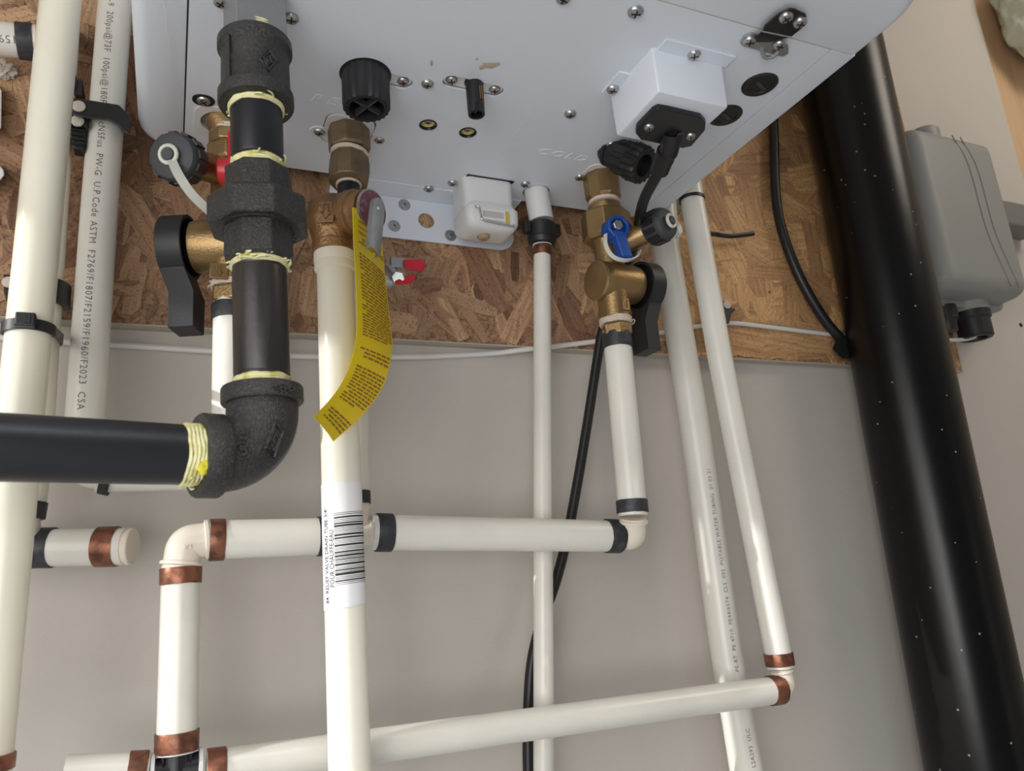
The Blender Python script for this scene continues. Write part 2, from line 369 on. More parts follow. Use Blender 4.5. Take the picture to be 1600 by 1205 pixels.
# ================================================================== WATER HEATER
wh = thing('water_heater', 'white wall hung water heater seen from below with its underside of ports and screws', 'water heater', (.19, .42, H))
def fillet(outl, r, z, top, n=6):
    Ls = []
    for i in range(n+1):
        t = PI/2*i/n; Ls.append([V((x, y, z+r*(1-math.cos(t)))) for x, y in outl(r*(1-math.sin(t)))])
    Ls.append([V((x, y, top)) for x, y in outl(0)]); return Ls
HT = H+.62
HB = .5415                                        # rear edge
R9 = .009
obj('left_trim', layers(B(), fillet(lambda i: rrect(-.0295+i, -.0006, .298, HB-i*.6, (.001, .0005, .0005, max(.024-i*.5, .004))), R9, H, HT)), 'paint', wh)
obj('right_trim', layers(B(), fillet(lambda i: rrect(.3920, .415-i, .298, HB-i*.6, (.0005, .001, max(.012-i*.5, .003), .0005)), .003, H, HT)), 'paint', wh)
obj('front_cover', layers(B(), fillet(lambda i: rrect(-.0295+i, .415-i, .232+i, .2972, (.032, .032, .0008, .0008)), .006, H-.0004, HT)), 'paint', wh)
obj('casing', abox(B(), -.0025, .3935, .2965, HB-.001, H+.0065, HT), 'greydark', wh)
obj('seam_gasket', abox(B(), -.01, .405, .2965, .2985, H+.0002, H+.006), mat('cream_gasket', (.55, .50, .36), .6), wh, label='thin cream gasket line')

def u2(px, py): p = under(px, py); return (p.x, p.y)
cap1 = u2(571, 117); plug1 = u2(741, 132); sight = [u2(669, 195), u2(731, 207)]; grom = [u2(1187, 132), u2(1133, 180)]
hotp = V((.0235, .4945, H)); relp = V((.1085, .479, H)); coldp = V((.3225, .4845, H)); drnp = V((.2805, .5235, H)); gasp = V((.036, .371, H))
s_hot = u2(318, 156); s_rl = u2(499, 205); s_rr = u2(593, 218); s_cap = u2(630, 130); s_pl, s_pr = u2(706, 128), u2(773, 143)
holes = [circ(c, .0062) for c in sight]
holes += [obround(cap1, s_cap, .0064) , obround(s_pl, s_pr, .0062)]
holes += [rrect(relp.x-.0180, relp.x+.0180, relp.y-.0175, relp.y+.0195, (.008,)*4), rrect(hotp.x-.0165, hotp.x+.0175, hotp.y-.016, hotp.y+.018, (.008,)*4),
          rrect(coldp.x-.0175, coldp.x+.0165, coldp.y-.0165, coldp.y+.018, (.008,)*4), circ((drnp.x, drnp.y), .0118)]
# the panel is the plate between the two trims; its holes are cut through
obj('bottom_panel', flat([rrect(.0004, .3914, .2984, HB, (.001,)*4)]+holes, .0018, (0, 0, H+.0009), X, Yv), 'paint', wh)
obj('inner_plate', abox(B(), .001, .39, .30, .5405, H+.0048, H+.006), 'paint', wh)
def lug(pts, nm='mounting_lug'): obj(nm, flat([pts], .0012, (0, 0, H+.0026), X, Yv), 'port', wh)
lug(obround(cap1, s_cap, .0058)); lug(obround(s_pl, s_pr, .0056))
lug(obround(s_rl, (relp.x, relp.y), .0055)); lug(obround((relp.x, relp.y), s_rr, .0062)); 
for p in (relp, hotp, coldp):
    obj('port_collar', flat([rrect(p.x-.0172, p.x+.0172, p.y-.0168, p.y+.0185, (.0085,)*4), circ((p.x, p.y+.001), .0135)], .003, (0, 0, H+.0008), X, Yv), 'port', wh)
for c, s in ((s_hot, 1), (s_rl, .95), (s_rr, .95)):
    obj('screw_washer', flat([obround((c[0]-.0012, c[1]), (c[0]+.0012, c[1]), .0058)], .0009, (0, 0, H-.0004), X, Yv), 'dark' if c == s_hot else 'port', wh)
rs = random.Random(3)
for (px, py, s) in ((318, 156, 1.0), (455, 27, 1.0), (345, 2, .95), (993, 17, 1.12), (891, 177, 1), (668, 130, .95), (499, 205, .95), (593, 218, .9), (670, 294, 1), (707, 285, .95),
                    (821, 287, .95), (906, 276, 1), (955, 226, .95), (880, -4, 1)):
    p = under(px, py); screw((p.x, p.y, H), -Z, wh, s, rs.uniform(0, 3), paint=(px in (593,)))
for c in (s_cap, s_pl, s_pr): screw((c[0], c[1], H+.002), -Z, wh, .92, rs.uniform(0, 3), paint=True)
for c in sight:
    obj('sight_glass', rev(B(), (c[0], c[1], H+.0045), -Z, [(0, .0058), (.003, .0058), (.0032, .0047), (.0016, .0044), (.0016, .0001)], 24), 'lens', wh, label='pale round inspection lens')
    obj('lens_rim', rev(B(), (c[0], c[1], H+.001), -Z, [(-.002, .0062), (.0014, .0066), (.0017, .0058), (.0006, .0051), (-.002, .0051)], 24, cap=False), 'rubber', wh)
    screw((c[0], c[1], H+.003), -Z, wh, .62, .4, paint=True)
for a_, s_, c_, sh in (('COLD', .0082, (843, 230), .25), ('RELIEF', .0085, (486, 145), .25)):
    p = under(*c_); obj('embossed_lettering', text_bm(a_, s_, (p.x, p.y+s_, H), X, -Yv, .0003, shear=sh, sx=1.25, spacing=1.25), 'paint', wh)
bm = B()                                           # a pressed line in the panel
a_, b_ = under(780, 243), under(838, 165)
obj('pressed_rib', tube(B(), [a_+Z*.0014, b_+Z*.0014], .0016, 8, 0), 'paint', wh)
# scuffs of yellow glue
bm = B()
for (px, py, sx, sy) in ((763, 102, 14, 5), (752, 105, 5, 3), (674, 98, 2, 5), (778, 99, 4, 3), (745, 92, 2, 2)):
    c = under(px, py); P = []
    for i in range(14):
        a = 2*PI*i/14; k = rs.uniform(.55, 1.1); q = under(px+sx*k*math.cos(a), py+sy*k*math.sin(a)); P.append(bm.verts.new((q.x, q.y, H-.0004)))
    t = bm.verts.new((c.x, c.y, H-.0009))
    for i in range(14): bm.faces.new((P[i], P[(i+1) % 14], t))
obj('glue_smear', bm, mat('dried_glue', (.50, .42, .28), .6), wh, label='dried tan glue smear')

# big ribbed black cap
def ribbed(bm, p, d, r, L, n=24, amp=.05, hollow=.72, base=None):
    p = V(p); a, b, d = frame(d); rs_ = []
    def rg(t, r_, am):
        return [bm.verts.new(p+d*t+(a*math.cos(2*PI*i/(2*n))+b*math.sin(2*PI*i/(2*n)))*(r_*(1+am*(1 if i % 2 else -1)))) for i in range(2*n)]
    seq = ([(0, base, 0), (.0012, base, 0), (.0014, r, amp*.5)] if base else [(0, r, amp)]) + [(L*.55, r*.98, amp*.7), (L*.93, r*.97, amp), (L, r*.93, amp), (L, r*hollow, 0), (L*.35, r*hollow*.95, 0)]
    for t, r_, am in seq: rs_.append(rg(t, r_, am))
    for q, s in zip(rs_, rs_[1:]): bridge(bm, q, s)
    bm.faces.new(rs_[0]); bm.faces.new(rs_[-1]); return bm
cp = V((cap1[0], cap1[1], H+.001))
k = obj('drain_cap', ribbed(B(), cp, -Z, .0152, .0265, 22, .035, .74, base=.0166), 'blk', wh, label='big ribbed black cap')
bm = B()
for an in (.5, 2.0):
    d = V((math.cos(an), math.sin(an), 0)); box(bm, cp-Z*.0235, d*.0112, V((-d.y, d.x, 0))*.0006, Z*.0022)
obj('cross_bar', bm, 'blkgrey', k)
# small split black plug
pp = V((plug1[0], plug1[1], H+.0025))
bm = B(); rev(bm, pp, -Z, [(0, .0066), (.002, .0066), (.0026, .0060), (.022, .0058), (.0258, .0056), (.026, .0050), (.0258, .004), (.01, .004)], 24)
k = obj('pin_plug', bm, 'rubber', wh, label='slim black split plug')
obj('slot', box(B(), pp+V((-.002, -.004, -.0235)), X*.0009, Yv*.0022, Z*.003), 'dark', k)
bm = B(); 
for dx in (0, .0013): box(bm, pp+V((.0012+dx, -.0057, -.012)), X*.00035, Yv*.0004, Z*.005)
obj('brass_pin', bm, 'brass', k)
# grommets
for c in grom:
    k = obj('grommet', rev(B(), (c[0], c[1], H+.001), -Z, [(0, .0128), (.0016, .0128), (.0024, .0118), (.0024, .0088), (.0016, .0082), (.0016, .0001)], 32), 'rubber', wh)
    bm = B(); box(bm, (c[0]+.001, c[1], H-.0008), V((.005, .0025, 0)), V((-.0006, .0012, 0)), Z*.0005)
    obj('membrane_slit', bm, 'blkgrey', k)
# junction box cover
jb0, jb1, jy0, jy1, jz = .2735, .3305, .3342, .3868, H-.0325
jb = obj('connection_box', layers(B(), [[V((x, y, z)) for x, y in rrect(jb0+i, jb1-i, jy0+i, jy1-i, (.0015,)*4, 4)] for z, i in ((H, 0), (jz+.0016, .0006), (jz+.0004, .0012), (jz, .0026))]), 'port', wh, label='white folded metal connection box')
jb.data.materials[0] = W['paint']
obj('flange', abox(B(), jb0+.004, jb1+.002, jy0-.0105, jy0, H-.0014, H), 'paint', jb)
obj('flange', abox(B(), jb0-.0085, jb0, jy1-.026, jy1-.003, H-.0014, H), 'paint', jb)
for px, py in ((957, 136), (1084, 82)):
    p = under(px, py); screw((p.x, p.y, H-.0012), -Z, wh, 1, rs.uniform(0, 3))
# cord clamp under the box
cz = jz
pc = under(1050, 200, jz-CAMZ); ca, cb = V((.86, .35, 0)).normalized(), V((-.35, .86, 0)).normalized()
pts = [(q_.x, q_.y) for q_ in (under(px, py, jz-CAMZ-.002) for px, py in ((993, 205), (995, 196), (1020, 170), (1028, 166), (1042, 168), (1094, 180), (1102, 188), (1101, 200), (1080, 225), (1066, 228), (1001, 215)))]
obj('cord_clamp', flat([pts], .004, V((0, 0, cz-.002)), X, Yv), 'rubber', jb, bevel=.0012)
for px, py in ((1014, 198), (1079, 212)):
    q_ = under(px, py, jz-CAMZ-.004); screw((q_.x, q_.y, cz-.004), -Z, wh, .8, .7)
# latch: a bent spring-steel strip
LM = mat('latch_steel', (.09, .09, .085), .28, .9, bump=(300, .2, .0008))
def up_(L, dz): return [(q_.x, q_.y) for q_ in (under(px, py, H-CAMZ+dz) for px, py in L)]
lt = obj('latch', flat([up_(((1191, 48), (1195, 39), (1216, 21), (1231, 13), (1240, 13), (1259, 22), (1262, 31), (1257, 40), (1236, 57))[::-1], -.004)], .0012, V((0, 0, H-.004)), X, Yv), LM, wh, bevel=.0004, label='shiny bent metal latch')
k = obj('keeper', flat([up_(((1157, 66), (1162, 57), (1174, 52), (1190, 55), (1196, 61), (1222, 62), (1231, 71), (1232, 82), (1224, 87), (1212, 86), (1200, 81), (1161, 71))[::-1], -.0012)], .0012, V((0, 0, H-.0012)), X, Yv), 'steel', lt)
e0, e1 = under(1191, 48, H-CAMZ-.004), under(1236, 57, H-CAMZ-.004)
obj('bend', tube(B(), [e0, e1], .0009, 8, 0), 'steel', lt)
obj('bend', layers(B(), [[e0+Yv*d_-Z*z_, e1-X*.001+Yv*d_-Z*z_, e1-X*.009+Yv*(.0085+d_)+Z*(.0010-z_), e0+X*.001+Yv*(.0105+d_)+Z*(.0010-z_)] for d_, z_ in ((0, 0), (.001, .0003))]), LM, lt)
hc = under(1206, 78, H-CAMZ-.004)
obj('hook', tube(B(), [hc+V((-.004, .004, .002)), hc+V((0, .007, 0)), hc+V((.005, .005, 0)), hc+V((.006, 0, .001))], .0014, 8), 'steel', lt)
for px, py, dz, s in ((1228, 26, -.0046, 1.0), (1250, 34, -.0046, 1.0), (1171, 63, -.0018, 1.0), (1218, 69, -.0030, .95)):
    q_ = under(px, py, H-CAMZ+dz); screw(q_, -Z, wh, s, rs.uniform(0, 3))
# wall bracket, bent down against the board
bx0, bx1 = at(515, 300, .563).x, at(803, 380, .563).x
bz = at(700, 381, .563).z
dz = H-bz
def bl(px, py): p = at(px, py, .563); return (p.x, p.z)
hs = [circ(bl(666, 345), .0072), circ(bl(716, 336), .0035), circ(bl(748, 362), .0075)]
rb = .014
br = obj('wall_bracket', flat([rrect(bx0, bx1, bz, H-.001, (.003, rb, .001, .001))]+hs, .0016, (0, .5635, 0), X, Z), 'paint', wh, label='white bracket plate screwed to the board')
abx = abox(B(), bx0, bx1, .541, .5640, H-.0008, H+.0006); obj('bracket_lip', abx, 'paint', br)
for px, py in ((632, 320), (616, 353), (704, 368)):
    p = at(px, py, .5625); screw((p.x, .5627, p.z), -Yv, wh, .55, .3)
    obj('screw_washer', rev(B(), (p.x, .5628, p.z), -Yv, [(0, .0054), (.0007, .0050), (.0009, .003)], 24), 'steel', br)

# ================================================================== GAS LINE
GY = .37
def gx(y): return 397+(410-397)*(y/600.0)
def gpt(y): return at(gx(y), y, GY)
def ds(p): return (p-CO).dot(FW)/F
NIP = .01335
def tape_bm(p, d, r, L, n=5, amp=.0012, seed=0, ragged=0):
    rr = random.Random(seed); prof = []
    for i in range(n*2+1): prof.append((L*i/(n*2), r+(amp if i % 2 else amp*.35)))
    bm = rev(B(), p, d, [(0, r-.0005)]+prof+[(L, r-.0005)], 48)
    d = V(d).normalized()
    for v in bm.verts: v.co += d*(.0009*noise.noise(v.co*130+V((seed, 0, 0))))+(.00028*noise.noise_vector(v.co*300))
    if ragged:
        a, b, _ = frame(d)
        for i in range(ragged):
            t = rr.uniform(0, 2*PI); c = V(p)+(a*math.cos(t)+b*math.sin(t))*(r+.001)+d*rr.uniform(0, L)
            o = (a*math.cos(t)+b*math.sin(t)); tn = d.cross(o); e = c+o*rr.uniform(.0005, .002)+tn*rr.uniform(-.005, .005)+d*rr.uniform(-.001, .003)
            tube(bm, [c, (c+e)/2+o*.0008, e], .0005, 5, 3)
    return bm
up = (gpt(60)-gpt(600)).normalized(); dn = -up
# adapter in the heater's gas port
t = thing('gas_inlet_fitting', 'grey square gas inlet stub in the heater above the iron coupling', 'pipe fitting', gpt(20))
obj('square_stub', hexa(B(), gpt(69), V((gpt(0).x, gpt(0).y, H+.004))+up*.02, .0188, 4, PI/4+.18, ref=X, ch=.04), 'greyunion', t, bevel=.002)
obj('thread_tape', tape_bm(gpt(64), up, .0128, .005, 3, .001, 4), 'tape', t)
# coupling
t = thing('iron_coupling', 'black cast iron reducing coupling with a raised diamond mark below the heater', 'pipe fitting', gpt(168))
Lc = (gpt(69)-gpt(168)).length; rc = 56.5*ds(gpt(120))
obj('body', rev(B(), gpt(168), up, [(0, NIP+.0005), (0, rc*.97), (.001, rc), (Lc*.17, rc), (Lc*.2, rc*.93), (Lc*.23, rc*.915), (Lc*.80, rc*.9), (Lc*.83, rc*.93), (Lc*.86, rc), (Lc-.001, rc), (Lc, rc*.96), (Lc, .012)], 48), 'iron', t)
def spiral_mark(p, ax, ay, s, tk=.0008):                         # a diamond with an angular spiral inside
    P = lambda u, v: p+ax*(u*s)+ay*(v*s)
    bm = B()
    dia = [(0, 1.25), (.72, .55), (.72, -.05), (0, -1.25), (-.72, -.55), (-.72, .05)]
    dia = [(.05, 1.25), (.78, .25), (-.05, -1.25), (-.78, -.25), (.05, 1.25)]
    tube(bm, [P(*q) for q in dia], tk, 6, 0)
    sp = [(.05, .80), (-.42, .1), (-.05, -.72), (.40, -.2), (.08, .35), (-.12, .0), (.08, -.25)]
    tube(bm, [P(*q) for q in sp], tk*.85, 6, 0); return bm
def on_axis(px, py, axis_p, axis_d, r):                          # the point on a round surface that stands at this pixel
    d = ray(px, py).normalized(); a = V(axis_d).normalized(); o = CO-V(axis_p)
    dd = d-a*d.dot(a); oo = o-a*o.dot(a); A = dd.dot(dd); Bq = 2*dd.dot(oo); Cq = oo.dot(oo)-r*r
    q = Bq*Bq-4*A*Cq; s = (-Bq-math.sqrt(max(q, 0)))/(2*A); p = CO+d*s
    nrm = (p-V(axis_p))-a*(p-V(axis_p)).dot(a); return p, nrm.normalized()
p, nn = on_axis(419, 93, gpt(168), up, rc*.91)
obj('diamond_mark', spiral_mark(p, up.cross(nn).normalized(), up, .0058), 'iron', t)
obj('rib', box(B(), gpt(168)+up*Lc*.5+V((-.77, -.60, 0)).normalized()*rc*.93, up*Lc*.33, V((-.60, .77, 0))*.0015, V((.77, .60, 0))*.0012), 'iron', t)
# nipple 1
t = thing('short_iron_nipple', 'short black iron pipe nipple between the coupling and the union', 'pipe', gpt(264))
bm = B(); L1 = (gpt(150)-gpt(270)).length
rev(bm, gpt(270), up, [(0, NIP*.95), (.0045, NIP*.96), (.005, NIP), (.0062, NIP), (.0066, NIP*.97), (.008, NIP), (L1, NIP)], 40); obj('pipe', bm, 'pipeblk', t)
obj('thread_tape', tape_bm(gpt(176), up, NIP, .0062, 4, .0012, 1, 9), 'tape', t); obj('thread_tape', tape_bm(gpt(268), up, NIP-.0008, .0050, 3, .001, 2, 6), 'tape', t)
# union
t = thing('iron_union', 'black malleable iron union with a big octagonal nut in the gas line', 'pipe fitting', gpt(413))
ru = 50*ds(gpt(290))
obj('upper_tail', hexa(B(), gpt(335), gpt(268), ru*1.03, 8, .25, ref=X), 'iron', t, angle=20, bevel=.0008)
rn = 78*ds(gpt(340))
obj('union_nut', hexa(B(), gpt(362), gpt(318), rn, 8, .18, ref=X, ch=.07), 'iron', t, angle=20, bevel=.0010)
rl = 52*ds(gpt(385))
obj('nut_lip', rev(B(), gpt(363), up, [(0, rl*1.02), (0, rl*1.16), (.001, rl*1.17), (.003, rl*1.17)], 40, cap=False), 'iron', t)
obj('lower_tail', hexa(B(), gpt(413), gpt(352), rl*1.05, 8, .22, ref=X), 'iron', t, angle=20, bevel=.0008)
pq = gpt(361); 
bm = text_bm('M 0', .0042, pq+V((.0165, -.006, -.0030)), V((-.25, .97, 0)), V((.97, .25, 0)), .0003); obj('cast_marks', bm, 'iron', t)
# nipple 2
t = thing('long_iron_nipple', 'longer black iron pipe nipple between the union and the elbow', 'pipe', gpt(600))
bm = B(); L2 = (gpt(405)-gpt(606)).length
rev(bm, gpt(606), up, [(0, NIP*.96), (.004, NIP*.97), (.0045, NIP), (.0058, NIP), (.0062, NIP*.975), (.0072, NIP), (L2-.007, NIP), (L2-.0065, NIP*.97), (L2-.005, NIP), (L2-.004, NIP*.96), (L2, NIP*.96)], 40); obj('pipe', bm, 'mill', t)
obj('thread_tape', tape_bm(gpt(421), up, NIP-.0005, .0052, 3, .0016, 6, 42), 'tape', t); obj('thread_tape', tape_bm(gpt(604), up, NIP-.0005, .0042, 3, .001, 7, 3), 'tape', t)
# elbow
g = V((-.962, -.275, 0)).normalized(); GR = .0134
EA = gpt(616); sc = ds(EA); rc2 = 62*sc; rb2 = 54*sc
zc = at(330, 712, .363).z
EC = V((EA.x, EA.y, zc)); RB = .0215
t = thing('iron_elbow', 'black cast iron elbow with raised marks turning the gas line to the left', 'pipe fitting', EC)
bm = B()
pth = [EA+Z*.001, EC+Z*RB*1.02]; 
for i in range(1, 13):
    a = PI/2*i/12; pth.append(EC+g*RB+Z*RB+(-g*math.cos(a)-Z*math.sin(a))*RB)
pth.append(EC+g*(RB+.004))
obj('body', tube(bm, pth, rb2, 40, 0), 'iron', t, angle=50)
obj('collar', rev(B(), gpt(632), up, [(0, rb2*.98), (0, rc2*.97), (.0008, rc2), (.0072, rc2), (.0082, rc2*.97), (.0082, NIP*.98)], 48), 'iron', t)
EL = EC+g*.0195
obj('collar', rev(B(), EL, g, [(0, rb2*.9), (0, rc2*.97), (.001, rc2), (.0095, rc2), (.0105, rc2*.97), (.0105, GR*.98)], 48), 'iron', t)
ac = EC+g*RB+Z*RB                                     # bend centre
def on_elbow(px, py):
    d = ray(px, py).normalized(); ax = g.cross(Z).normalized(); best = None
    for i in range(4000):
        q = CO+d*(.25+i*.0001); v = q-ac; h = v.dot(ax); pl = v-ax*h; rr = math.sqrt((pl.length-RB)**2+h*h)
        if rr <= rb2:
            c = ac+pl.normalized()*RB; return q, (q-c).normalized()
    return None
r_ = on_elbow(429, 687)
if r_:
    q, nn = r_; axx = Z.cross(nn).normalized(); ayy = nn.cross(axx)
    obj('diamond_mark', spiral_mark(q, (axx*.85+ayy*.5).normalized(), (ayy*.95-axx*.1).normalized(), .0066, .0008), 'iron', t)
r_ = on_elbow(379, 705)
if r_:
    q, nn = r_; axx = Z.cross(nn).normalized(); ayy = nn.cross(axx)
    bm = B(); tube(bm, [q+axx*(.0036*math.cos(i*PI/8))+ayy*(.0036*math.sin(i*PI/8)) for i in range(17)], .0005, 6, 0)
    for s_, o_ in (('UL', -.0021), ('US', .0052)):
        b2 = text_bm(s_, .0036, q+nn*.0004-axx*-.0018+ayy*o_, ayy, -axx, .0005, bold=.0002)
        me = bpy.data.meshes.new('t'); b2.to_mesh(me); b2.free(); bm.from_mesh(me)
    obj('cast_marks', bm, 'iron', t)
r_ = on_axis(443, 606, gpt(616), up, rc2)
obj('cast_marks', text_bm('<FM>', .0034, r_[0]-up.cross(r_[1]).normalized()*.005-up*.0016, up.cross(r_[1]).normalized(), up, .0005, bold=.0002), 'iron', t)
# horizontal pipe
t = thing('iron_gas_pipe', 'black iron gas pipe running left from the elbow', 'pipe', EL)
obj('pipe', cyl(B(), EL+g*.008, EL+g*.26, GR, 40), 'pipeblk', t)
obj('thread_tape', tape_bm(EL+g*.0095, g, GR-.0005, .0082, 5, .0014, 9, 5), 'tape', t)
bm = B(); bmesh.ops.create_icosphere(bm, subdivisions=3, radius=1)
q, _ = on_axis(319, 730, EL+g*.012, g, GR+.001)
for v in bm.verts: v.co = q+V((v.co.x*.0028, v.co.y*.002, v.co.z*.0036))*(1+.4*noise.noise(v.co*2.2))
obj('tape_wad', bm, mat('bright_yellow_tape', (.66, .58, .03), .6), t, label='loose bright yellow tape end')

# ================================================================== PEX PIPES
PX = 'white plastic water pipes'
def ring_bm(p, d, r, L, seed=0):
    bm = rev(B(), V(p)-V(d).normalized()*L/2, d, [(0, r*.99), (0, r*1.07), (L*.06, r*1.085), (L*.94, r*1.085), (L, r*1.07), (L, r*.99)], 40)
    for v in bm.verts: v.co += .00025*noise.noise_vector(v.co*260+V((seed, 0, 0)))
    return bm
def pipe(name, label, pts, Y, od, m='pex', rings=(), smooth=0, group=PX, text=None, n=36):
    P = [at(*q, Y) if len(q) == 2 else at(*q) for q in pts]
    t = thing(name, label, 'pipe', P[-1], group)
    obj('pipe', tube(B(), P, od/2, n, smooth), m, t)
    for i, (px, py, wpx, mm) in enumerate(rings):
        # nearest point of the axis line
        best = None
        for a, b in zip(P, P[1:]):
            d = (b-a)
            for k in range(-30, 331):
                q = a+d*(k/300); v = q-CO; dep = v.dot(FW); u_ = 800+F*v.dot(RT)/dep; v_ = 602.5-F*v.dot(UP)/dep
                e = (u_-px)**2+(v_-py)**2
                if best is None or e < best[0]: best = (e, q, d)
        _, q, d = best
        # size along the axis, as the photograph shows it
        v = q-CO; dep = v.dot(FW); q2 = q+d.normalized()*.01; w2 = q2-CO
        l_ = math.hypot(F*(w2.dot(RT)/w2.dot(FW)-v.dot(RT)/dep), F*(w2.dot(UP)/w2.dot(FW)-v.dot(UP)/dep))
        obj('crimp_ring', ring_bm(q, d, od/2, wpx/l_*.01, px+py), mm, t)
    return t, P
CU, BK = 'copper', 'darkcopper'
leftbig, LP = pipe('water_pipe', 'cream plastic pipe nearest the camera at the left edge of the photo', [(99, -45), (57, 400), (21, 760), (-13, 1100), (-26, 1230)], .456, .0222, 'pexcream', [(8, 1196, 26, CU)])
left2, L2P = pipe('water_pipe', 'cream plastic pipe half hidden behind the leftmost pipe', [(98, 20), (84, 215), (57, 600), (46, 745), (36, 800)], .525, .0222, 'pexcream', [(36, 797, 26, BK)])
csa, CP = pipe('water_pipe', 'white plastic pipe with printed lettering beside the left edge of the heater', [(184, -45), (155, 332), (134, 640), (129, 722)], .522, .0222, 'pex')
hot, HP = pipe('water_pipe', 'white plastic pipe below the hot shutoff valve behind the iron nipple', [(361, 470), (359, 720)], .494, .0222, 'pex', [(361, 489, 24, BK)])
hid, _ = pipe('water_pipe', 'white plastic pipe running behind the black horizontal gas pipe', [(150, 741), (340, 738)], .512, .0222, 'pex')
for px, nm in ((131, 'left'), (352, 'right')):
    e = thing('pipe_elbow', 'ivory elbow hidden behind the gas pipe at the %s end of the pipe there' % nm, 'pipe fitting', at(px, 740, .512))
    c = at(px, 740, .512); s = 1 if nm == 'left' else -1
    obj('body', tube(B(), [c+Z*.016, c+Z*.006, c+X*s*.002+Z*.002, c+X*s*.006, c+X*s*.016], .0095, 20, 4), 'fit', e)
hl, HLP = pipe('water_pipe', 'short white horizontal pipe left of the barcode pipe', [(322, 844), (515, 838)], .50, .0234, 'pex', [(339, 844, 24, CU), (507, 838, 22, BK)])
hr, HRP = pipe('water_pipe', 'white horizontal pipe right of the barcode pipe', [(588, 832), (967, 838)], .50, .0234, 'pex', [(600, 832, 24, BK), (957, 838, 21, BK)])
h1, H1P = pipe('water_pipe', 'short upright white pipe with copper rings at lower left', [(283, 884), (276, 1176)], .50, .0216, 'pex', [(282, 900, 26, CU), (276, 1159, 32, CU)])
lo, LOP = pipe('water_pipe', 'long slanting white pipe across the bottom of the photo', [(322, 1203), (700, 1150), (1222, 1077)], .50, .0204, 'pex', [(337, 1201, 30, CU), (1211, 1079, 18, CU)])
ll, _ = pipe('water_pipe', 'white pipe end at the bottom edge left of the black tee', [(100, 1212), (232, 1206)], .50, .0204, 'pex', [(214, 1207, 30, CU)])
r1, R1P = pipe('water_pipe', 'white pipe with printed edge passing behind the slanting pipe at right', [(1034, 300), (1040, 394), (1083, 650), (1132, 1000), (1172, 1240), (1219, 1520)], .535, .0262, 'pex')
r2, R2P = pipe('water_pipe', 'white pipe ending in a copper ring and elbow at right', [(1074, 255), (1082, 314), (1125, 559), (1212, 1000), (1220, 1044)], .50, .0212, 'pex', [(1218, 1030, 20, CU)])
cold, COP = pipe('water_pipe', 'white pipe hanging below the cold shutoff valve', [(963, 515), (989, 806)], .49, .0222, 'pex', [(965, 533, 23, BK), (988, 792, 20, BK)])
stub, STP = pipe('water_pipe', 'short capped white pipe stub sticking out at left', [(10, 857, .542), (195, 854, .520)], .525, .0222, 'pex', [(66, 855, 36, BK), (169, 854, 32, CU)])
tl, TLP = pipe('water_pipe', 'white pipe end with a black ring at the top left corner', [(-60, 55), (54, 66)], .522, .0222, 'pex', [(40, 65, 26, BK)])
drain, DP = pipe('water_pipe', 'thin white drain pipe below the black nut', [(847, 375), (850, 1240), (851, 1520)], .528, .0148, 'pex', [(846, 391, 18, CU)])

def fit_elbow(label, c, d1, d2, r, L=.018, L2=None, Y=None, m='fit'):
    e = thing('pipe_elbow', label, 'pipe fitting', c, 'ivory pipe elbows'); d1, d2 = V(d1).normalized(), V(d2).normalized(); L2 = L2 or L
    P = [c+d1*L, c+d1*L*.75, c+d1*L*.32]
    for i in range(1, 6):
        a = i/6; P.append(c+d1*L*.32*(1-a)**2+d2*L2*.32*a**2)
    P += [c+d2*L2*.32, c+d2*L2*.75, c+d2*L2]
    obj('body', tube(B(), P, r, 28, 0), m, e, angle=60)
    for d, l in ((d1, L), (d2, L2)):
        obj('collar', rev(B(), c+d*(l*.72), d, [(0, r*1.0), (.0006, r*1.16), (.0024, r*1.16), (.003, r)], 32), m, e)
    return e
def dirn(P, i=0, j=1): return (P[j]-P[i]).normalized()
c = at(289, 848, .50); e = fit_elbow('ivory elbow between the copper rings at lower left', c, HLP[0]-c, H1P[0]-c, .0105, .0150, .0150)
bm = text_bm('3/4', .0026, at(286, 858, .4892), X, Z, .0003); obj('cast_marks', bm, 'fit', e)
c = at(989, 840, .495); fit_elbow('ivory elbow with black rings below the cold pipe', c, HRP[-1]-c, COP[-1]-c, .0098, .0125, .0150)
c = at(1227, 1070, .50); fit_elbow('ivory elbow with copper rings at the lower right', c, LOP[-1]-c, R2P[-1]-c, .0082, .0105, .0125)
# ivory tee behind the barcode pipe
c = (HLP[-1]+HRP[0])/2
e = thing('pipe_tee', 'ivory tee half hidden behind the barcode pipe', 'pipe fitting', c)
obj('body', tube(B(), [HLP[-1], HRP[0]], .0085, 28, 0), 'fit', e)
vt = at(560, 790, .50)
obj('branch', tube(B(), [c, V((vt.x, .50, vt.z))], .0080, 24, 0), 'fit', e)
obj('collar', rev(B(), HRP[0]-dirn(HRP)*.004, dirn(HRP), [(0, .0085), (.0005, .0115), (.0035, .0117), (.004, .0085)], 32), 'port', e)
for dz_ in (.004, -.005): 
    obj('moulded_nib', rev(B(), HRP[0]-X*.006+Z*dz_-Yv*.0068, X, [(0, .0004), (.001, .0022), (.003, .0024), (.0045, .0012)], 12), 'fit', e)
rv, RVP = pipe('water_pipe', 'white upright pipe behind the barcode pipe ending at the tee', [(556, 430), (560, 600), (562, 800)], .50, .0130, 'pex', [])
bk = at(571, 777, .494); obj('crimp_ring', ring_bm(RVP[-1]+(RVP[1]-RVP[2]).normalized()*.0095, RVP[1]-RVP[2], .0068, .0085), 'darkcopper', rv)
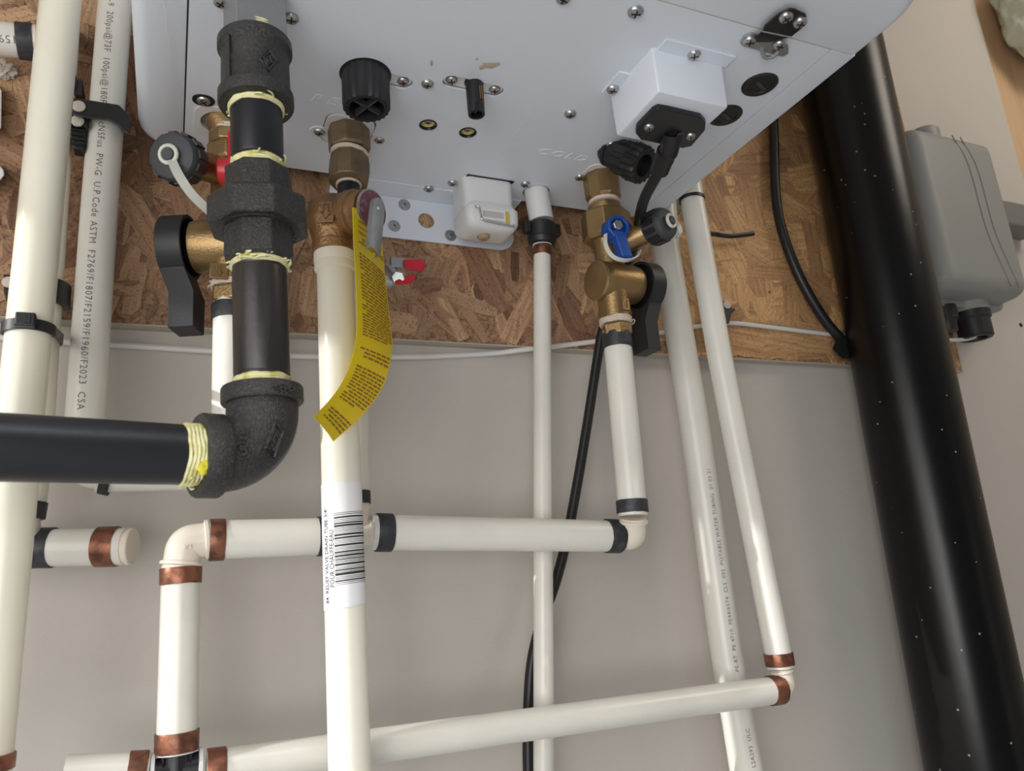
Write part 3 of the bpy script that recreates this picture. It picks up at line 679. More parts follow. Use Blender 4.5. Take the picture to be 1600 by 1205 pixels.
# cap on the stub
e = thing('pipe_plug', 'ivory plug closing the short pipe stub at left', 'pipe fitting', STP[-1])
d = dirn(STP)
obj('plug', rev(B(), STP[-1]-d*.001, d, [(0, .0108), (.0008, .0112), (.0016, .0112), (.0018, .0104), (.003, .0104), (.0032, .0112), (.0052, .0112), (.0058, .0104)], 36), 'fit', e)
# fitting at the end of the top-left pipe
e = thing('pipe_coupling', 'ivory fitting in the end of the pipe at the top left corner', 'pipe fitting', TLP[-1])
d = dirn(TLP); obj('body', rev(B(), TLP[-1]-d*.001, d, [(0, .0108), (.001, .0112), (.003, .0112), (.0032, .0095), (.010, .0095)], 32), 'fit', e)
# tee of stub and left pipe (behind the front pipe)
e = thing('pipe_tee', 'tee hidden behind the leftmost pipe where the short stub starts', 'pipe fitting', STP[0])
obj('body', tube(B(), [STP[0]-d*.02, STP[0]+d*.006], .0095, 24, 0), 'fit', e); obj('branch', tube(B(), [L2P[-1], V((L2P[-1].x, .535, STP[0].z))], .0090, 24, 0), 'fit', e)
# black tee at the bottom
c = at(276, 1204, .50)
e = thing('black_tee', 'black plastic tee below the upright pipe at the bottom edge', 'pipe fitting', c)
d = dirn(H1P, 1, 0)
bm = rev(B(), c-d*.002, d, [(0, .0092), (.004, .0088), (.010, .0088), (.0125, .0088)], 32)
obj('body', bm, 'rubber', e)
obj('run', tube(B(), [c-dirn(LOP)*.014-Z*.0012, c+dirn(LOP)*.013], .0086, 28, 0), 'rubber', e)
bm = B()
for k in range(8):
    a = 2*PI*k/8; o = X*math.cos(a)+Yv*math.sin(a); box(bm, c+d*.0062+o*.0090, d*.0055, o*.0012, d.cross(o)*.0006)
obj('rib', bm, 'rubber', e, kind='stuff')
for dd, P in ((dirn(LOP), LOP[0]), (-dirn(LOP), LOP[0]-dirn(LOP)*.036)):
    obj('collar', rev(B(), c+dd*.011, dd, [(0, .0088), (.0004, .0108), (.0022, .0108), (.0026, .0088)], 32), 'port', e)
obj('collar', rev(B(), c+d*.0086, d, [(0, .009), (.0004, .0113), (.0016, .0113), (.002, .009)], 32), 'port', e)

# printed lettering
def pipe_text(t, P, s, h, px0, py0, r, toward, tops, m='pipeink', spacing=1.0, sx=1.0):
    # runs along the pipe from the pixel given; letter tops point along 'tops'
    a, b = P; d = (b-a).normalized(); q, nn = on_axis(px0, py0, a, d, r); t0 = (q-a).dot(d)
    side = d.cross(nn); sg = 1 if side.dot(tops) > 0 else -1
    n0 = nn; b0 = d.cross(n0)*sg
    def fn(x, y, z):
        an = (y-h*.5)/r; return a+d*(t0+x*sx)+(n0*math.cos(an)+b0*math.sin(an))*(r+.00014+z*.3)
    return obj('lettering', text_bm(s, h, depth=.0001, fn=fn, spacing=spacing, bold=-.00004), m, t, label='dark printed lettering')
pipe_text(csa, (CP[0], CP[1]), 'SDR-9  200psi@73F  100psi@180F', .0043, 176, -22, .0111, None, X, spacing=1.12, sx=1.0)
pipe_text(csa, (CP[0], CP[1]), 'cNSFus  PW-G  U.P.Code', .0043, 160, 190, .0111, None, X, spacing=1.12)
pipe_text(csa, (CP[1], CP[2]), 'ASTM  F2769/F1807/F2159/F1960/F2023  CSA', .0043, 147, 345, .0111, None, X, spacing=1.12)
pipe_text(r1, (R1P[3], R1P[2]), 'PE-RT  PE 4710  PE44/6574  CLS  092  POTABLE WATER TUBING  01 03 21', .0034, 1152, 1050, .0131, None, -X, spacing=1.1)
pipe_text(r1, (R1P[4], R1P[3]), 'L2A293  ULC', .0034, 1178, 1200, .0131, None, -X, spacing=1.1)
pipe_text(tl, (TLP[1], TLP[0]), '159/F1960', .0050, 27, 63, .0111, None, -Z, spacing=1.05)

# ================================================================== RELIEF VALVE
RY = .462
def rpt(px, py): return at(px, py, RY)
rv_top = V((relp.x, relp.y, H)); rax_b = rpt(528, 400)
rt = thing('relief_valve', 'bronze pressure relief valve with an arrow mark and steel test lever', 'valve', rpt(521, 395))
def rl_(a): return rv_top.lerp(rpt(521, 350), a)
q = lambda y: at(545+(521-545)*((y-200)/150.0)*(.3 if y < 300 else 1), y, .479 if y < 300 else RY)
A0 = V((relp.x, relp.y, H+.004)); A1 = at(547, 238, .478); A2 = at(546, 247, .478); A3 = at(545, 289, .476); A4 = at(546, 300, .475); A5 = at(545, 322, .472)
obj('port_stub', hexa(B(), A1, A0, .0152, 8, .4, ref=X, ch=.12), 'dullbrass', rt, bevel=.001, angle=25)
obj('washer', rev(B(), A2+Z*.0006, A1-A2, [(0, .0128), (.0005, .0136), (.003, .0136), (.0034, .0128)], 36), 'tapew', rt)
obj('hex_adapter', rev(B(), A3, A2-A3, [(0, .011), (.002, .0138), (.008, .0146), (.0155, .0146), ((A2-A3).length, .0135)], 10, X, .2), 'dullbrass', rt, angle=25, bevel=.0007)
obj('white_ring', rev(B(), A3-Z*.0010, Z, [(0, .0082), (.0003, .0090), (.0018, .0090), (.002, .0082)], 32), 'tapew', rt)
obj('dark_nipple', cyl(B(), A5, A3, .0078, 28), 'rubber', rt)
# body
bc = at(521, 352, RY); bb = at(521, 398, RY); bt_ = at(522, 330, RY)
dv = (bt_-bb).normalized()
obj('body', rev(B(), bb, dv, [(0, .0128), (.001, .0140), (.0062, .0142), (.0068, .0136), (.0085, .0136), (.014, .0150), (.020, .0170), (.028, .0176), (.034, .0172), (.037, .0150), (.038, .009)], 36), 'bronze', rt)
bn = V((.80, -.60, 0)).normalized(); b0 = V((bc.x, bc.y, bc.z+.0055))
bdisc = at(579, 329, .436)
bn = (bdisc-b0).normalized(); Lb = (bdisc-b0).length
obj('bonnet', rev(B(), b0-bn*.004, bn, [(0, .012), (.012, .0148), (Lb*.62, .0148), (Lb*.64, .0156), (Lb*.78, .0156), (Lb*.80, .0142), (Lb+.002, .0138)], 40), 'bronze', rt)
obj('cap_disc', rev(B(), bdisc, bn, [(0, .0132), (.0004, .0138), (.0012, .0138), (.0016, .0128)], 40), 'steel', rt)
obj('name_disc', rev(B(), bdisc+bn*.0014, bn, [(0, .0128), (.0006, .0126), (.0007, .0001)], 40), 'purple', rt, label='purple-brown round name disc')
# arrow box
qa, na = on_axis(510, 332, bb, dv, .0174)
axx = dv.cross(na).normalized()
bm = box(B(), qa+na*.0006, axx*.0052, dv*.0075, na*.0010)
bx = obj('arrow_box', bm, 'bronze', rt, bevel=.0005)
arr = [(-.0015, .0050), (.0017, .0050), (.0017, -.0005), (.0033, -.0005), (.0001, -.0055), (-.0031, -.0005), (-.0015, -.0005), (-.0015, .0050)]
obj('arrow', tube(B(), [qa+na*.0018+axx*u+dv*v for u, v in arr], .00055, 6, 0), 'bronze', bx)
# test lever: a folded steel channel
l0, l1 = at(596, 318, .425), at(589, 392, .415)
ld = (l1-l0).normalized(); lw = bn.cross(ld).normalized(); ln = ld.cross(lw).normalized()
wv = V((.75, .66, 0)); lw = (wv-ld*wv.dot(ld)).normalized(); ln = lw.cross(ld).normalized()
if ln.y > 0: ln = -ln
Ll = (l1-l0).length; hw = .0062
bm = B(); sec = []
for i in range(9):
    a = PI*i/8; sec.append((-hw*math.cos(a), .0042*math.sin(a)**.5))
rows = []
for tt, k in ((-.003, .6), (0, .92), (.004, 1), (Ll*.5, 1), (Ll*.94, .95), (Ll, .8)):
    rows.append(([bm.verts.new(l0+ld*tt+lw*(u*k)+ln*(v-.004)) for u, v in sec], [bm.verts.new(l0+ld*tt+lw*(u*k*.86)+ln*(v-.0052)) for u, v in sec]))
for (o1, i1), (o2, i2) in zip(rows, rows[1:]):
    for k in range(8):
        bm.faces.new((o1[k], o1[k+1], o2[k+1], o2[k])); bm.faces.new((i1[k], i2[k], i2[k+1], i1[k+1]))
    for k in (0, 8): bm.faces.new((o1[k], o2[k], i2[k], i1[k]))
for (o1, i1) in (rows[0], rows[-1]):
    for k in range(8): bm.faces.new((o1[k], i1[k], i1[k+1], o1[k+1]))
lv = obj('test_lever', bm, 'steel', rt, angle=40, label='grey steel test lever')
obj('rivet', rev(B(), at(592, 326, .4215), -Yv, [(0, .0016), (.001, .0014), (.0015, .0003)], 14), 'chrome', lv)
obj('lever_post', cyl(B(), bdisc, at(596, 326, .427), .0032, 16), 'steel', rt)
# ------- tag
rowsT = [((551, 324), .428, (588, 334), .449), ((552, 345), .424, (597, 382), .452), ((553, 380), .421, (601, 422), .453), ((556, 430), .418, (606, 468), .452), ((558, 480), .417, (611, 515), .451), ((557, 525), .417, (613, 548), .449),
         ((546, 575), .417, (599, 603), .445), ((524, 615), .416, (567, 648), .440), ((491, 652), .414, (521, 690), .434)]
Lp = cat_rom([at(*a, ya) for a, ya, _, _ in rowsT], 6); Rp = cat_rom([at(*b, yb) for _, _, b, yb in rowsT], 6)
tg = thing('warning_tag', 'long yellow printed warning tag hanging from the relief valve', 'tag', Lp[0])
NU = 8
def tagp(u, v):
    k = max(0, min(v, .9999))*(len(Lp)-1); i = int(k); f_ = k-i
    a = Lp[i].lerp(Lp[i+1], f_); b = Rp[i].lerp(Rp[i+1], f_)
    nn = (b-a).cross(Lp[i+1]-Lp[i]).normalized()
    if nn.dot(a-CO) > 0: nn = -nn
    return a.lerp(b, u)+nn*(.0012*math.sin(PI*u)), nn
bm = B(); fr, bk_ = [], []
for j in range(len(Lp)):
    v = j/(len(Lp)-1); r_f, r_b = [], []
    for i in range(NU+1):
        p, nn = tagp(i/NU, v); r_f.append(bm.verts.new(p)); r_b.append(bm.verts.new(p-nn*.0004))
    fr.append(r_f); bk_.append(r_b)
for j in range(len(fr)-1):
    for i in range(NU):
        bm.faces.new((fr[j][i], fr[j][i+1], fr[j+1][i+1], fr[j+1][i])); bm.faces.new((bk_[j][i], bk_[j+1][i], bk_[j+1][i+1], bk_[j][i+1]))
    bm.faces.new((fr[j][0], fr[j+1][0], bk_[j+1][0], bk_[j][0])); bm.faces.new((fr[j][NU], bk_[j][NU], bk_[j+1][NU], fr[j+1][NU]))
for j in (0, -1):
    for i in range(NU): bm.faces.new((fr[j][i], bk_[j][i], bk_[j][i+1], fr[j][i+1]))
obj('tag_sheet', bm, 'yellow', tg, angle=60)
rr = random.Random(5); bm = B()
def word(u0, u1, v0, v1):
    for k in range(3):
        a = u0+(u1-u0)*k/3; b = u0+(u1-u0)*(k+1)/3
        P = [tagp(a, v0), tagp(b, v0), tagp(b, v1), tagp(a, v1)]
        bm.faces.new([bm.verts.new(p+nn*.00025) for p, nn in P])
Ltot = sum((b-a).length for a, b in zip(Lp, Lp[1:]))
v = .195; para = [(3, .006), (26, .006), (3, .004), (12, .006), (6, .02), (2, 0)]
for nl, gap in para:
    for k in range(nl):
        u = .12+rr.choice((0, 0, .1)); end = .93 if k < nl-1 else rr.uniform(.4, .8)
        while u < end:
            wl = rr.uniform(.06, .2); word(u, min(u+wl, .95), v, v+.0066); u += wl+.028
        v += .0132
        if v > .965: break
    v += gap/Ltot
    if v > .965: break
obj('small_print', bm, 'tagink', tg, label='rows of tiny brown print')
bm = B()
for k, s_ in enumerate(('FAILURE TO', 'CAN RESULT IN', 'DEATH OR')):
    h_ = .0021; vv = .085+.034*k
    def fn(x, y, z):
        p, nn = tagp(.13+x/.034, vv+.026-y/Ltot); return p+nn*.00028
    b2 = text_bm(s_, h_, depth=0, fn=fn, bold=.0001); me = bpy.data.meshes.new('t'); b2.to_mesh(me); b2.free(); bm.from_mesh(me)
obj('lettering', bm, 'tagink', tg, label='bold brown warning lines')

# relief discharge pipe
RP0, RP1 = at(523, 398, RY), at(556, 1520, RY)
rdir = (RP1-RP0).normalized(); RR = .0118
rp = thing('relief_discharge_pipe', 'cream discharge pipe with a barcode label below the bronze relief valve', 'pipe', RP1)
obj('pipe', cyl(B(), RP0, RP1, RR, 48, 0), 'cpvc', rp)
obj('adapter_collar', rev(B(), RP0-rdir*.001, rdir, [(0, .0118), (.0008, .0135), (.0072, .0136), (.0080, .0131), (.0088, .0134), (.0125, .0133), (.0138, .0119)], 48), 'cpvcfit', rp)
def ryt(py):                                                   # distance along the pipe at which its axis stands at this height in the photo
    lo_, hi_ = 0, (RP1-RP0).length
    for _ in range(40):
        m_ = (lo_+hi_)/2; v = RP0+rdir*m_-CO
        if 602.5-F*v.dot(UP)/v.dot(FW) < py: lo_ = m_
        else: hi_ = m_
    return lo_
toc = (CO-(RP0+rdir*ryt(850))); toc = (toc-rdir*toc.dot(rdir)).normalized()
bm = B(); a, b, _ = frame(rdir, toc); n = 60; rows = []
sgn = 1 if b.x > 0 else -1
for rad in (RR, RR+.00035):
    for e_ in (0, 1):
        row = []
        for i in range(n+1):
            an = -2.6+5.0*i/n
            tt = (ryt(757)+.0006*noise.noise(V((i*.4, 1, 0))) + (.0012 if 33 < i < 39 else 0)) if e_ == 0 else (ryt(948)+.0012*math.sin(i*.09)+.0005*noise.noise(V((i*.5, 7, 0))))
            row.append(bm.verts.new(RP0+rdir*tt+(a*math.cos(an)+b*sgn*math.sin(an))*rad))
        rows.append(row)
A0_, A1_, B0_, B1_ = rows
for i in range(n):
    bm.faces.new((B0_[i], B0_[i+1], B1_[i+1], B1_[i])); bm.faces.new((A0_[i], A0_[i+1], B0_[i+1], B0_[i])); bm.faces.new((A1_[i], B1_[i], B1_[i+1], A1_[i+1]))
lab = obj('barcode_label', bm, 'label', rp, label='white paper label wrapped round the pipe')
bm = B(); rr = random.Random(21)
y = 803.0
widths = [1.0*1, 1.2, 3.4, 1, 1, 2.8, 4.2, 1, .8, 1, 1, 4, 3.6, 1, .8, 1, 4, .8, 1, .8, 3.4, 1.2, 4, 1.2, 2.2, 1, 1.2, 4.2, 1, 1, 2.8, 1.2, 5.4, 1, .8, 1, 2.8, 1, .8]
gaps = [4.2, 5.4, 4.2, 4, 3.8, 2.6, 3.6, 3.4, 3, 4, 4.2, 4.2, 4, 3.4, 3.4, 3.6, 3.6, 3, 3, 3.4, 2.4, 2.4, 2.8, 2.2, 2.6, 2.6, 3.2, 4, 3, 2.8, 2.6, 2.4, 4, 2.6, 2.6, 3, 3.6, 4.2, 3]
widths = [w_*1.7 for w_ in widths]; tot = sum(widths)+sum(gaps); kk = (914-803)/tot
for wd, gp in zip(widths, gaps):
    t0, t1 = ryt(y), ryt(y+wd*kk)
    patch(bm, RP0, rdir, toc, RR+.00038, t0, t1, -.42*sgn, 1.42*sgn, 24, -.0012*1, .00006)
    y += (wd+gp)*kk
obj('barcode', bm, 'ink', lab)
def lab_text(s, h, py, an0, sx):
    t0 = ryt(py)
    def fn(x, y_, z):
        an = an0+(h-y_)/RR*0 - (y_)/RR
        return RP0+rdir*(t0-x*sx)+(a*math.cos(an)+b*sgn*math.sin(an))*(RR+.00046)
    return text_bm(s, h, depth=0, fn=fn, bold=.00003)
bm = lab_text('POUR CHAUFFE-EAU', .0031, 917, -.46, .82)
b2 = lab_text('84  RELIEF VALVE DRAIN TUBE 3/4"', .0030, 941, -.80, .86); me = bpy.data.meshes.new('t'); b2.to_mesh(me); b2.free(); bm.from_mesh(me)
obj('lettering', bm, 'ink', lab, label='dark printed label lettering')

# ================================================================== SHUTOFF VALVES
def lever(bm, p, ax, rhead, width, tail, hw, off=V((0, 0, 0)), wall=.0022):
    # a cup-shaped head round the valve's end, its axis along ax, and a flat tail hanging down
    ax = V(ax).normalized(); h = Z.cross(ax).normalized()
    out = []
    n = 26; a1 = math.asin(min(hw/rhead, .99))
    for i in range(n+1):
        a = -PI/2+a1+(2*PI-2*a1)*i/n; out.append((rhead*math.cos(a), rhead*math.sin(a)))
    out += [(-hw*.92, -rhead-tail*.35), (-hw*.88, -rhead-tail), (hw*.88, -rhead-tail), (hw*.92, -rhead-tail*.35)]
    return out, ax, h
def shutoff(t, c, ax, r, L, rh, wd, tail, lab):
    out, ax, h = lever(None, c, ax, rh, wd, tail, rh*.52)
    hb = c+ax*L
    loop_in = circ((0, 0), rh-.0024, 36)
    def bend(bm):                                              # the tail is set back towards the body
        for v in bm.verts:
            z_ = (v.co-hb).dot(Z)
            if z_ < -rh*.9: v.co -= ax*min(.006, .0065*min(1, (-z_-rh*.9)/.012))
        return bm
    hd = obj('lever_handle', bend(flat([out, loop_in], wd, hb+ax*wd*.5, h, Z)), 'levblk', t, bevel=.0010, label='black plastic lever handle')
    obj('handle_face', rev(B(), hb+ax*(wd-.002), ax, [(0, rh-.002), (.0018, rh-.002), (.002, rh*.6)], 36), 'levblk', hd)
    return hd
# --- hot
t = thing('hot_shutoff_valve', 'brass shutoff valve with black lever and red knob left of the iron pipe', 'valve', at(361, 480, .494))
hv = lambda py: at(359+(py-180)*.007, py, .494)
obj('port_stub', cyl(B(), hv(205), V((hotp.x, hotp.y, H+.004)), .0125, 32, .0006), 'brass', t)
obj('washer', tape_bm(hv(212), Z, .0118, .004, 2, .0008, 3), 'tapew', t)
obj('union_nut', hexa(B(), hv(232), hv(212), .0142, 8, .2, ref=X), 'brass', t, angle=25, bevel=.0006)
obj('side_body', hexa(B(), hv(262), hv(232), .0160, 6, .3, ref=X), 'brass', t, angle=25, bevel=.0015)
obj('neck', cyl(B(), hv(350), hv(255), .0125, 32), 'brass', t)
axh = V((-.93, .36, 0)).normalized()
vc = hv(384)
obj('ball_body', rev(B(), vc-axh*.017, axh, [(0, .011), (.003, .0165), (.012, .0180), (.036, .0180), (.040, .0172)], 40), 'brass', t)
obj('outlet', rev(B(), hv(444), Z, [(0, .0112), (.001, .0122), (.012, .0124), (.022, .0128), (.03, .0128)], 36), 'brass', t)
obj('thread_tape', tape_bm(hv(452), Z, .0118, .004, 3, .0010, 12, 4), 'tapew', t)
obj('outlet_nut', hexa(B(), hv(476), hv(452), .0128, 6, .5, ref=X), 'brass', t, angle=25, bevel=.0006)
ab = at(342, 424, .4815); 
k = obj('arrow_box', box(B(), ab, X*.0056, Z*.0052, Yv*.0010), 'brass', t, bevel=.0004)
obj('arrow', tube(B(), [ab+V((u*.0009, -.0014, v*.0009)) for u, v in ((-1.2, 3.4), (-1.2, .5), (-1.2, 3.4), (1.1, 3.4), (1.1, -.6), (2.6, -.6), (.3, -4), (-2, -.6))], .0004, 6, 0), 'brass', k)
shutoff(t, vc+axh*.012, axh, .018, .0135, .0218, .0160, .037, '')
# relief branch with screw cap
cf = at(267, 243, .452); cb_ = at(306, 262, .478)
cax = (cf-cb_).normalized()
k = obj('screw_cap', rev(B(), cf, -cax, [(0, .0124), (.0006, .0137), (.0022, .0146), (.0030, .0149), (.014, .0153), (.0165, .0150), (.0168, .011)], 44), 'blkgrey', t, label='black screw cap on a strap')
bm = B(); a_, b_, _ = frame(cax)
for i in range(12):
    an = 2*PI*i/12; o = a_*math.cos(an)+b_*math.sin(an); box(bm, cf-cax*.0100+o*.0156, cax*.0052, o*.0007, cax.cross(o)*.0024)
obj('grip_rib', bm, 'blk', k, kind='stuff')
obj('knob', cyl(B(), cf-cax*.002, cf+cax*.005, .0038, 20), 'blkgrey', k)
obj('side_branch', cyl(B(), cf-cax*.012, hv(262)+V((-.002, 0, -.004)), .0095, 28), 'brass', t)
def strap(pts, wv, hw, th=.0010):
    P = cat_rom(pts, 8); bm = B(); rows = []
    for i, p in enumerate(P):
        d = (P[min(i+1, len(P)-1)]-P[max(i-1, 0)]).normalized(); s = (V(wv)-d*V(wv).dot(d)).normalized(); nn = d.cross(s)
        rows.append([bm.verts.new(p+s*(hw*x)+nn*(th*y)) for x, y in ((-1, -.5), (1, -.5), (1, .5), (-1, .5))])
    for r1_, r2_ in zip(rows, rows[1:]): bridge(bm, r1_, r2_)
    bm.faces.new(rows[0]); bm.faces.new(rows[-1]); return bm
kn = cf+cax*.003
bm = B(); tube(bm, [kn+(a_*math.cos(i*PI/8)+b_*math.sin(i*PI/8))*.0052 for i in range(17)], .0014, 8, 0)
s0 = kn+(-Z*.006+X*.003)
me = bpy.data.meshes.new('t'); b2 = strap([at(268, 250, kn.y), at(280, 275, .440), at(301, 305, .438), at(330, 332, .446), at(352, 345, .46)], V((.8, .1, .6)), .0027); b2.to_mesh(me); b2.free(); bm.from_mesh(me)
obj('cap_strap', bm, 'strap', t, label='translucent white plastic strap')
rk = at(352, 270, .462)
k = obj('red_knob', rev(B(), at(341, 268, .468), V((1, -.25, 0)), [(0, .0072), (.001, .0084), (.006, .0090), (.012, .0086), (.013, .007)], 24), 'red', t, label='red plastic knob')
obj('tab', box(B(), at(362, 232, .476), X*.0025, Z*.0125, Yv*.0018), 'red', k, bevel=.0006)
# --- cold
t = thing('cold_shutoff_valve', 'brass shutoff valve with black lever and blue knob at right', 'valve', at(964, 518, .49))
cv = lambda py: at(940+(py-280)*.1, py, .4845+(py-280)*.00002)
obj('port_stub', rev(B(), cv(316), V((coldp.x, coldp.y, H+.004))-cv(316), [(0, .0120), (.0008, .0128), (.004, .0150), (.018, .0152), (.03, .0150)], 10, X, .2), 'brass', t, angle=25, bevel=.0006)
obj('washer', rev(B(), cv(320), Z, [(0, .0120), (.0005, .0130), (.0030, .0130), (.0036, .0120)], 36), 'tapew', t)
obj('collar', rev(B(), cv(338), Z, [(0, .0136), (.001, .0140), (.0085, .0138), (.0095, .0125)], 36), 'brass', t)
obj('union_nut', hexa(B(), cv(378), cv(334), .0208, 8, .15, ref=X, ch=.16), 'brass', t, angle=25, bevel=.0006)
obj('neck', rev(B(), cv(420), Z, [(0, .0120), (.012, .0115), (.022, .0125), (.024, .013)], 36), 'brass', t)
axc = V((1, .10, 0)).normalized(); vc = cv(440)+V((.003, 0, -.001))
obj('ball_body', rev(B(), vc-axc*.0205, axc, [(0, .0142), (.0006, .0158), (.0026, .0166), (.0032, .0160), (.019, .0166), (.035, .0163), (.041, .0155)], 44), 'brass', t)
obj('outlet', rev(B(), cv(500), (cv(440)-cv(500)), [(0, .0118), (.001, .0128), (.014, .0130), (.02, .0134), (.026, .0134)], 40), 'brass', t)
obj('thread_tape', tape_bm(cv(508), Z, .0124, .0055, 3, .0010, 15, 6), 'tapew', t)
obj('outlet_nut', hexa(B(), cv(526), cv(508), .0128, 6, .2, ref=X), 'brass', t, angle=25, bevel=.0006)
qa, na = on_axis(977, 476, cv(500), Z, .0129); axx = Z.cross(na).normalized()
k = obj('arrow_box', box(B(), qa+na*.0003, axx*.0036, Z*.0050, na*.0009), 'brass', t, bevel=.0004)
obj('arrow', tube(B(), [qa+na*.0014+axx*(u*.0008)+Z*(v*.0009) for u, v in ((-1.2, 3.4), (-1.2, -3), (-1.2, 3.4), (1.1, 3.4), (1.1, -3))], .0004, 6, 0), 'brass', k)
shutoff(t, vc+axc*.016, axc, .018, .008, .0210, .0130, .037, '')
cf = at(1044, 347, .448); cb_ = at(985, 372, .476); cax = (cf-cb_).normalized(); cax = V((.30, -.95, -.02)).normalized()
k = obj('screw_cap', rev(B(), cf, -cax, [(0, .0112), (.0006, .0122), (.002, .0130), (.003, .0133), (.0155, .0137), (.0175, .0134), (.0177, .010)], 44), 'blkgrey', t, label='dark grey screw cap on a strap')
bm = B(); a_, b_, _ = frame(cax)
for i in range(12):
    an = 2*PI*i/12; o = a_*math.cos(an)+b_*math.sin(an); box(bm, cf-cax*.0105+o*.0139, cax*.0050, o*.0007, cax.cross(o)*.0022)
obj('grip_rib', bm, 'blk', k, kind='stuff')
obj('knob', cyl(B(), cf-cax*.002, cf+cax*.005, .0034, 20), 'blkgrey', k)
obj('side_branch', cyl(B(), cf-cax*.014, cv(388)+V((.002, 0, 0)), .0092, 28), 'brass', t)
kn = cf+cax*.003
bm = B(); tube(bm, [kn+(a_*math.cos(i*PI/8)+b_*math.sin(i*PI/8))*.0050 for i in range(17)], .0014, 8, 0)
for P_ in ([kn+X*.004-Z*.001, at(1060, 352, .449), at(1063, 362, .452), at(1057, 372, .460)], [at(946, 366, .462), at(947, 384, .461), at(958, 401, .460), at(978, 407, .459), at(994, 402, .460), (at(1000, 392, .464))]):
    me = bpy.data.meshes.new('t'); b2 = strap(P_, V((.3, -.9, .3)), .0017); b2.to_mesh(me); b2.free(); bm.from_mesh(me)
obj('cap_strap', bm, 'strap', t, label='white plastic strap')
kc = at(965, 352, .455); kx = V((-.18, -.97, -.1)).normalized(); a_, b_, _ = frame(kx, X)
k = obj('blue_knob', rev(B(), kc+V((.004, .014, .001)), kx, [(0, .0105), (.002, .0112), (.013, .0098), (.0142, .0092), (.0142, .0068), (.009, .0062), (.009, .0001)], 8, X, .3), 'blue', t, angle=30, bevel=.0008, label='blue plastic knob')
kp = kc+V((.0015, .004, 0))
obj('tail', layers(B(), [[kp+a_*u*s+b_*v*s+(at(977, 390, .455)-kc)*f_ for u, v in rrect(-.0060, .0060, -.0045, .0045, (.002,)*4, 4)] for f_, s in ((.18, 1), (.6, .95), (1.05, .9), (1.14, .7))]) if False else box(B(), (kc+at(981, 401, .455))/2+V((.0015, .005, -.0015)), (at(981, 401, .455)-kc).normalized()*.0115, X*.0052, Yv*.0042), 'blue', k, bevel=.0014)
obj('bolt', hexa(B(), kc+V((0, .002, 0))+kx*.001, kc+V((0, .002, 0))+kx*.0045, .0040, 6, .3), 'chrome', k, angle=25)
obj('knob_stem', cyl(B(), kc+V((.004, .012, .001)), cv(352)+V((.004, .004, 0)), .006, 20), 'brass', t)

# ================================================================== DRAIN PORT, NUT
t = thing('drain_connection', 'white drain port with a black winged nut under the heater', 'pipe fitting', at(847, 380, .528))
dp0, dp1, dp2, dp3 = V((drnp.x, drnp.y, H+.004)), at(846, 345, .525), at(846, 371, .526), at(847, 384, .528)
obj('port_tube', cyl(B(), dp1, dp0, .0106, 32, .0004), 'port', t)
obj('nut', rev(B(), dp3+Z*.0008, dp1-dp3, [(0, .0098), (.001, .0115), (.003, .0122), (.0055, .0126), (.006, .0118), (.0065, .0122), (.018, .0120), (.0195, .0105)], 36), 'blk', t)
for s in (-1, 1):
    obj('wing', box(B(), (dp1+dp2)/2+X*s*.0142, X*.0032, Yv*.0035, Z*.0055), 'blk', t, bevel=.0012)
obj('end_ring', cyl(B(), dp3-Z*.0010, dp3+Z*.001, .0083, 28, .0003), 'port', t)

# white cleanout box with a wire bail
t = thing('white_plug_housing', 'white plastic plug housing with a wire clip under the heater rear edge', 'plug housing', at(762, 350, .52))
zx = lambda py, Y=.52: at(762, py, Y).z
x0, x1 = at(722, 310, .52).x, at(802, 320, .52).x
zt, zm, zb = H+.002, zx(326), zx(362)
ya, yb = .513, .546
obj('upper_body', layers(B(), [[V((x, y, z)) for x, y in rrect(x0+i, x1-i, ya+i, yb, (.007, .007, .004, .004))] for z, i in ((zm-.002, .0004), (zm+.004, .0012), (zt, .0006))]), 'port', t, angle=40)
obj('lower_body', layers(B(), [[V((x, y, z)) for x, y in rrect(x0+i+.0004, x1-i+.0008, ya+i-.0026, yb-i, (.007, .007, .004, .004))] for z, i in ((zb, .008), (zb+.0012, .004), (zb+.004, .001), (zb+.007, 0), (zm-.004, -.0004), (zm-.001, .0012), (zm+.002, .0024))]), 'port', t, angle=40)
fy = ya-.0028
wx0, wx1 = at(748, 330, fy).x, at(795, 340, fy).x; wz0, wz1 = at(770, 345, fy).z, at(770, 328, fy).z
obj('window_frame', flat([rrect(wx0, wx1, wz0, wz1, (.0012,)*4, 4), rrect(wx0+.003, wx1-.0045, wz0+.0022, wz1-.0022, (.0006,)*4, 4)], .0022, (0, fy-.0002, 0), X, Z), 'port', t, bevel=.0003)
obj('window', abox(B(), wx0+.002, wx1-.003, fy-.0004, fy+.001, wz0+.001, wz1-.001), mat('grey_insert', (.52, .50, .50), .4), t)
obj('yellow_mark', abox(B(), wx1-.0036, wx1-.0008, fy-.0019, fy-.0012, wz0-.0012, wz1-.0008), mat('yellow_dot', (.60, .45, .05), .5), t, label='small yellow mark')
obj('wire_clip', tube(B(), [V((x0+.006, fy-.001, wz1)), V((x0+.009, fy-.002, wz1)), V((x0+.0105, fy-.0022, wz0+.002)), V((x0+.013, fy-.0025, wz0-.0018)), V((wx1, fy-.003, wz0-.0042)), V((wx1+.003, fy-.002, wz0-.0040)), V((wx1+.005, fy+.004, wz0+.002)), V((wx1+.006, fy+.012, wz1+.002))], .0009, 8, 6), 'chrome', t, label='bent wire clip')
obj('tab', rev(B(), V(((x0+x1)/2-.003, .528, zb-.0010)), Z, [(-.0025, .0035), (0, .0055), (.003, .0055)], 20), mat('tan_tab', (.36, .26, .15), .5), t)
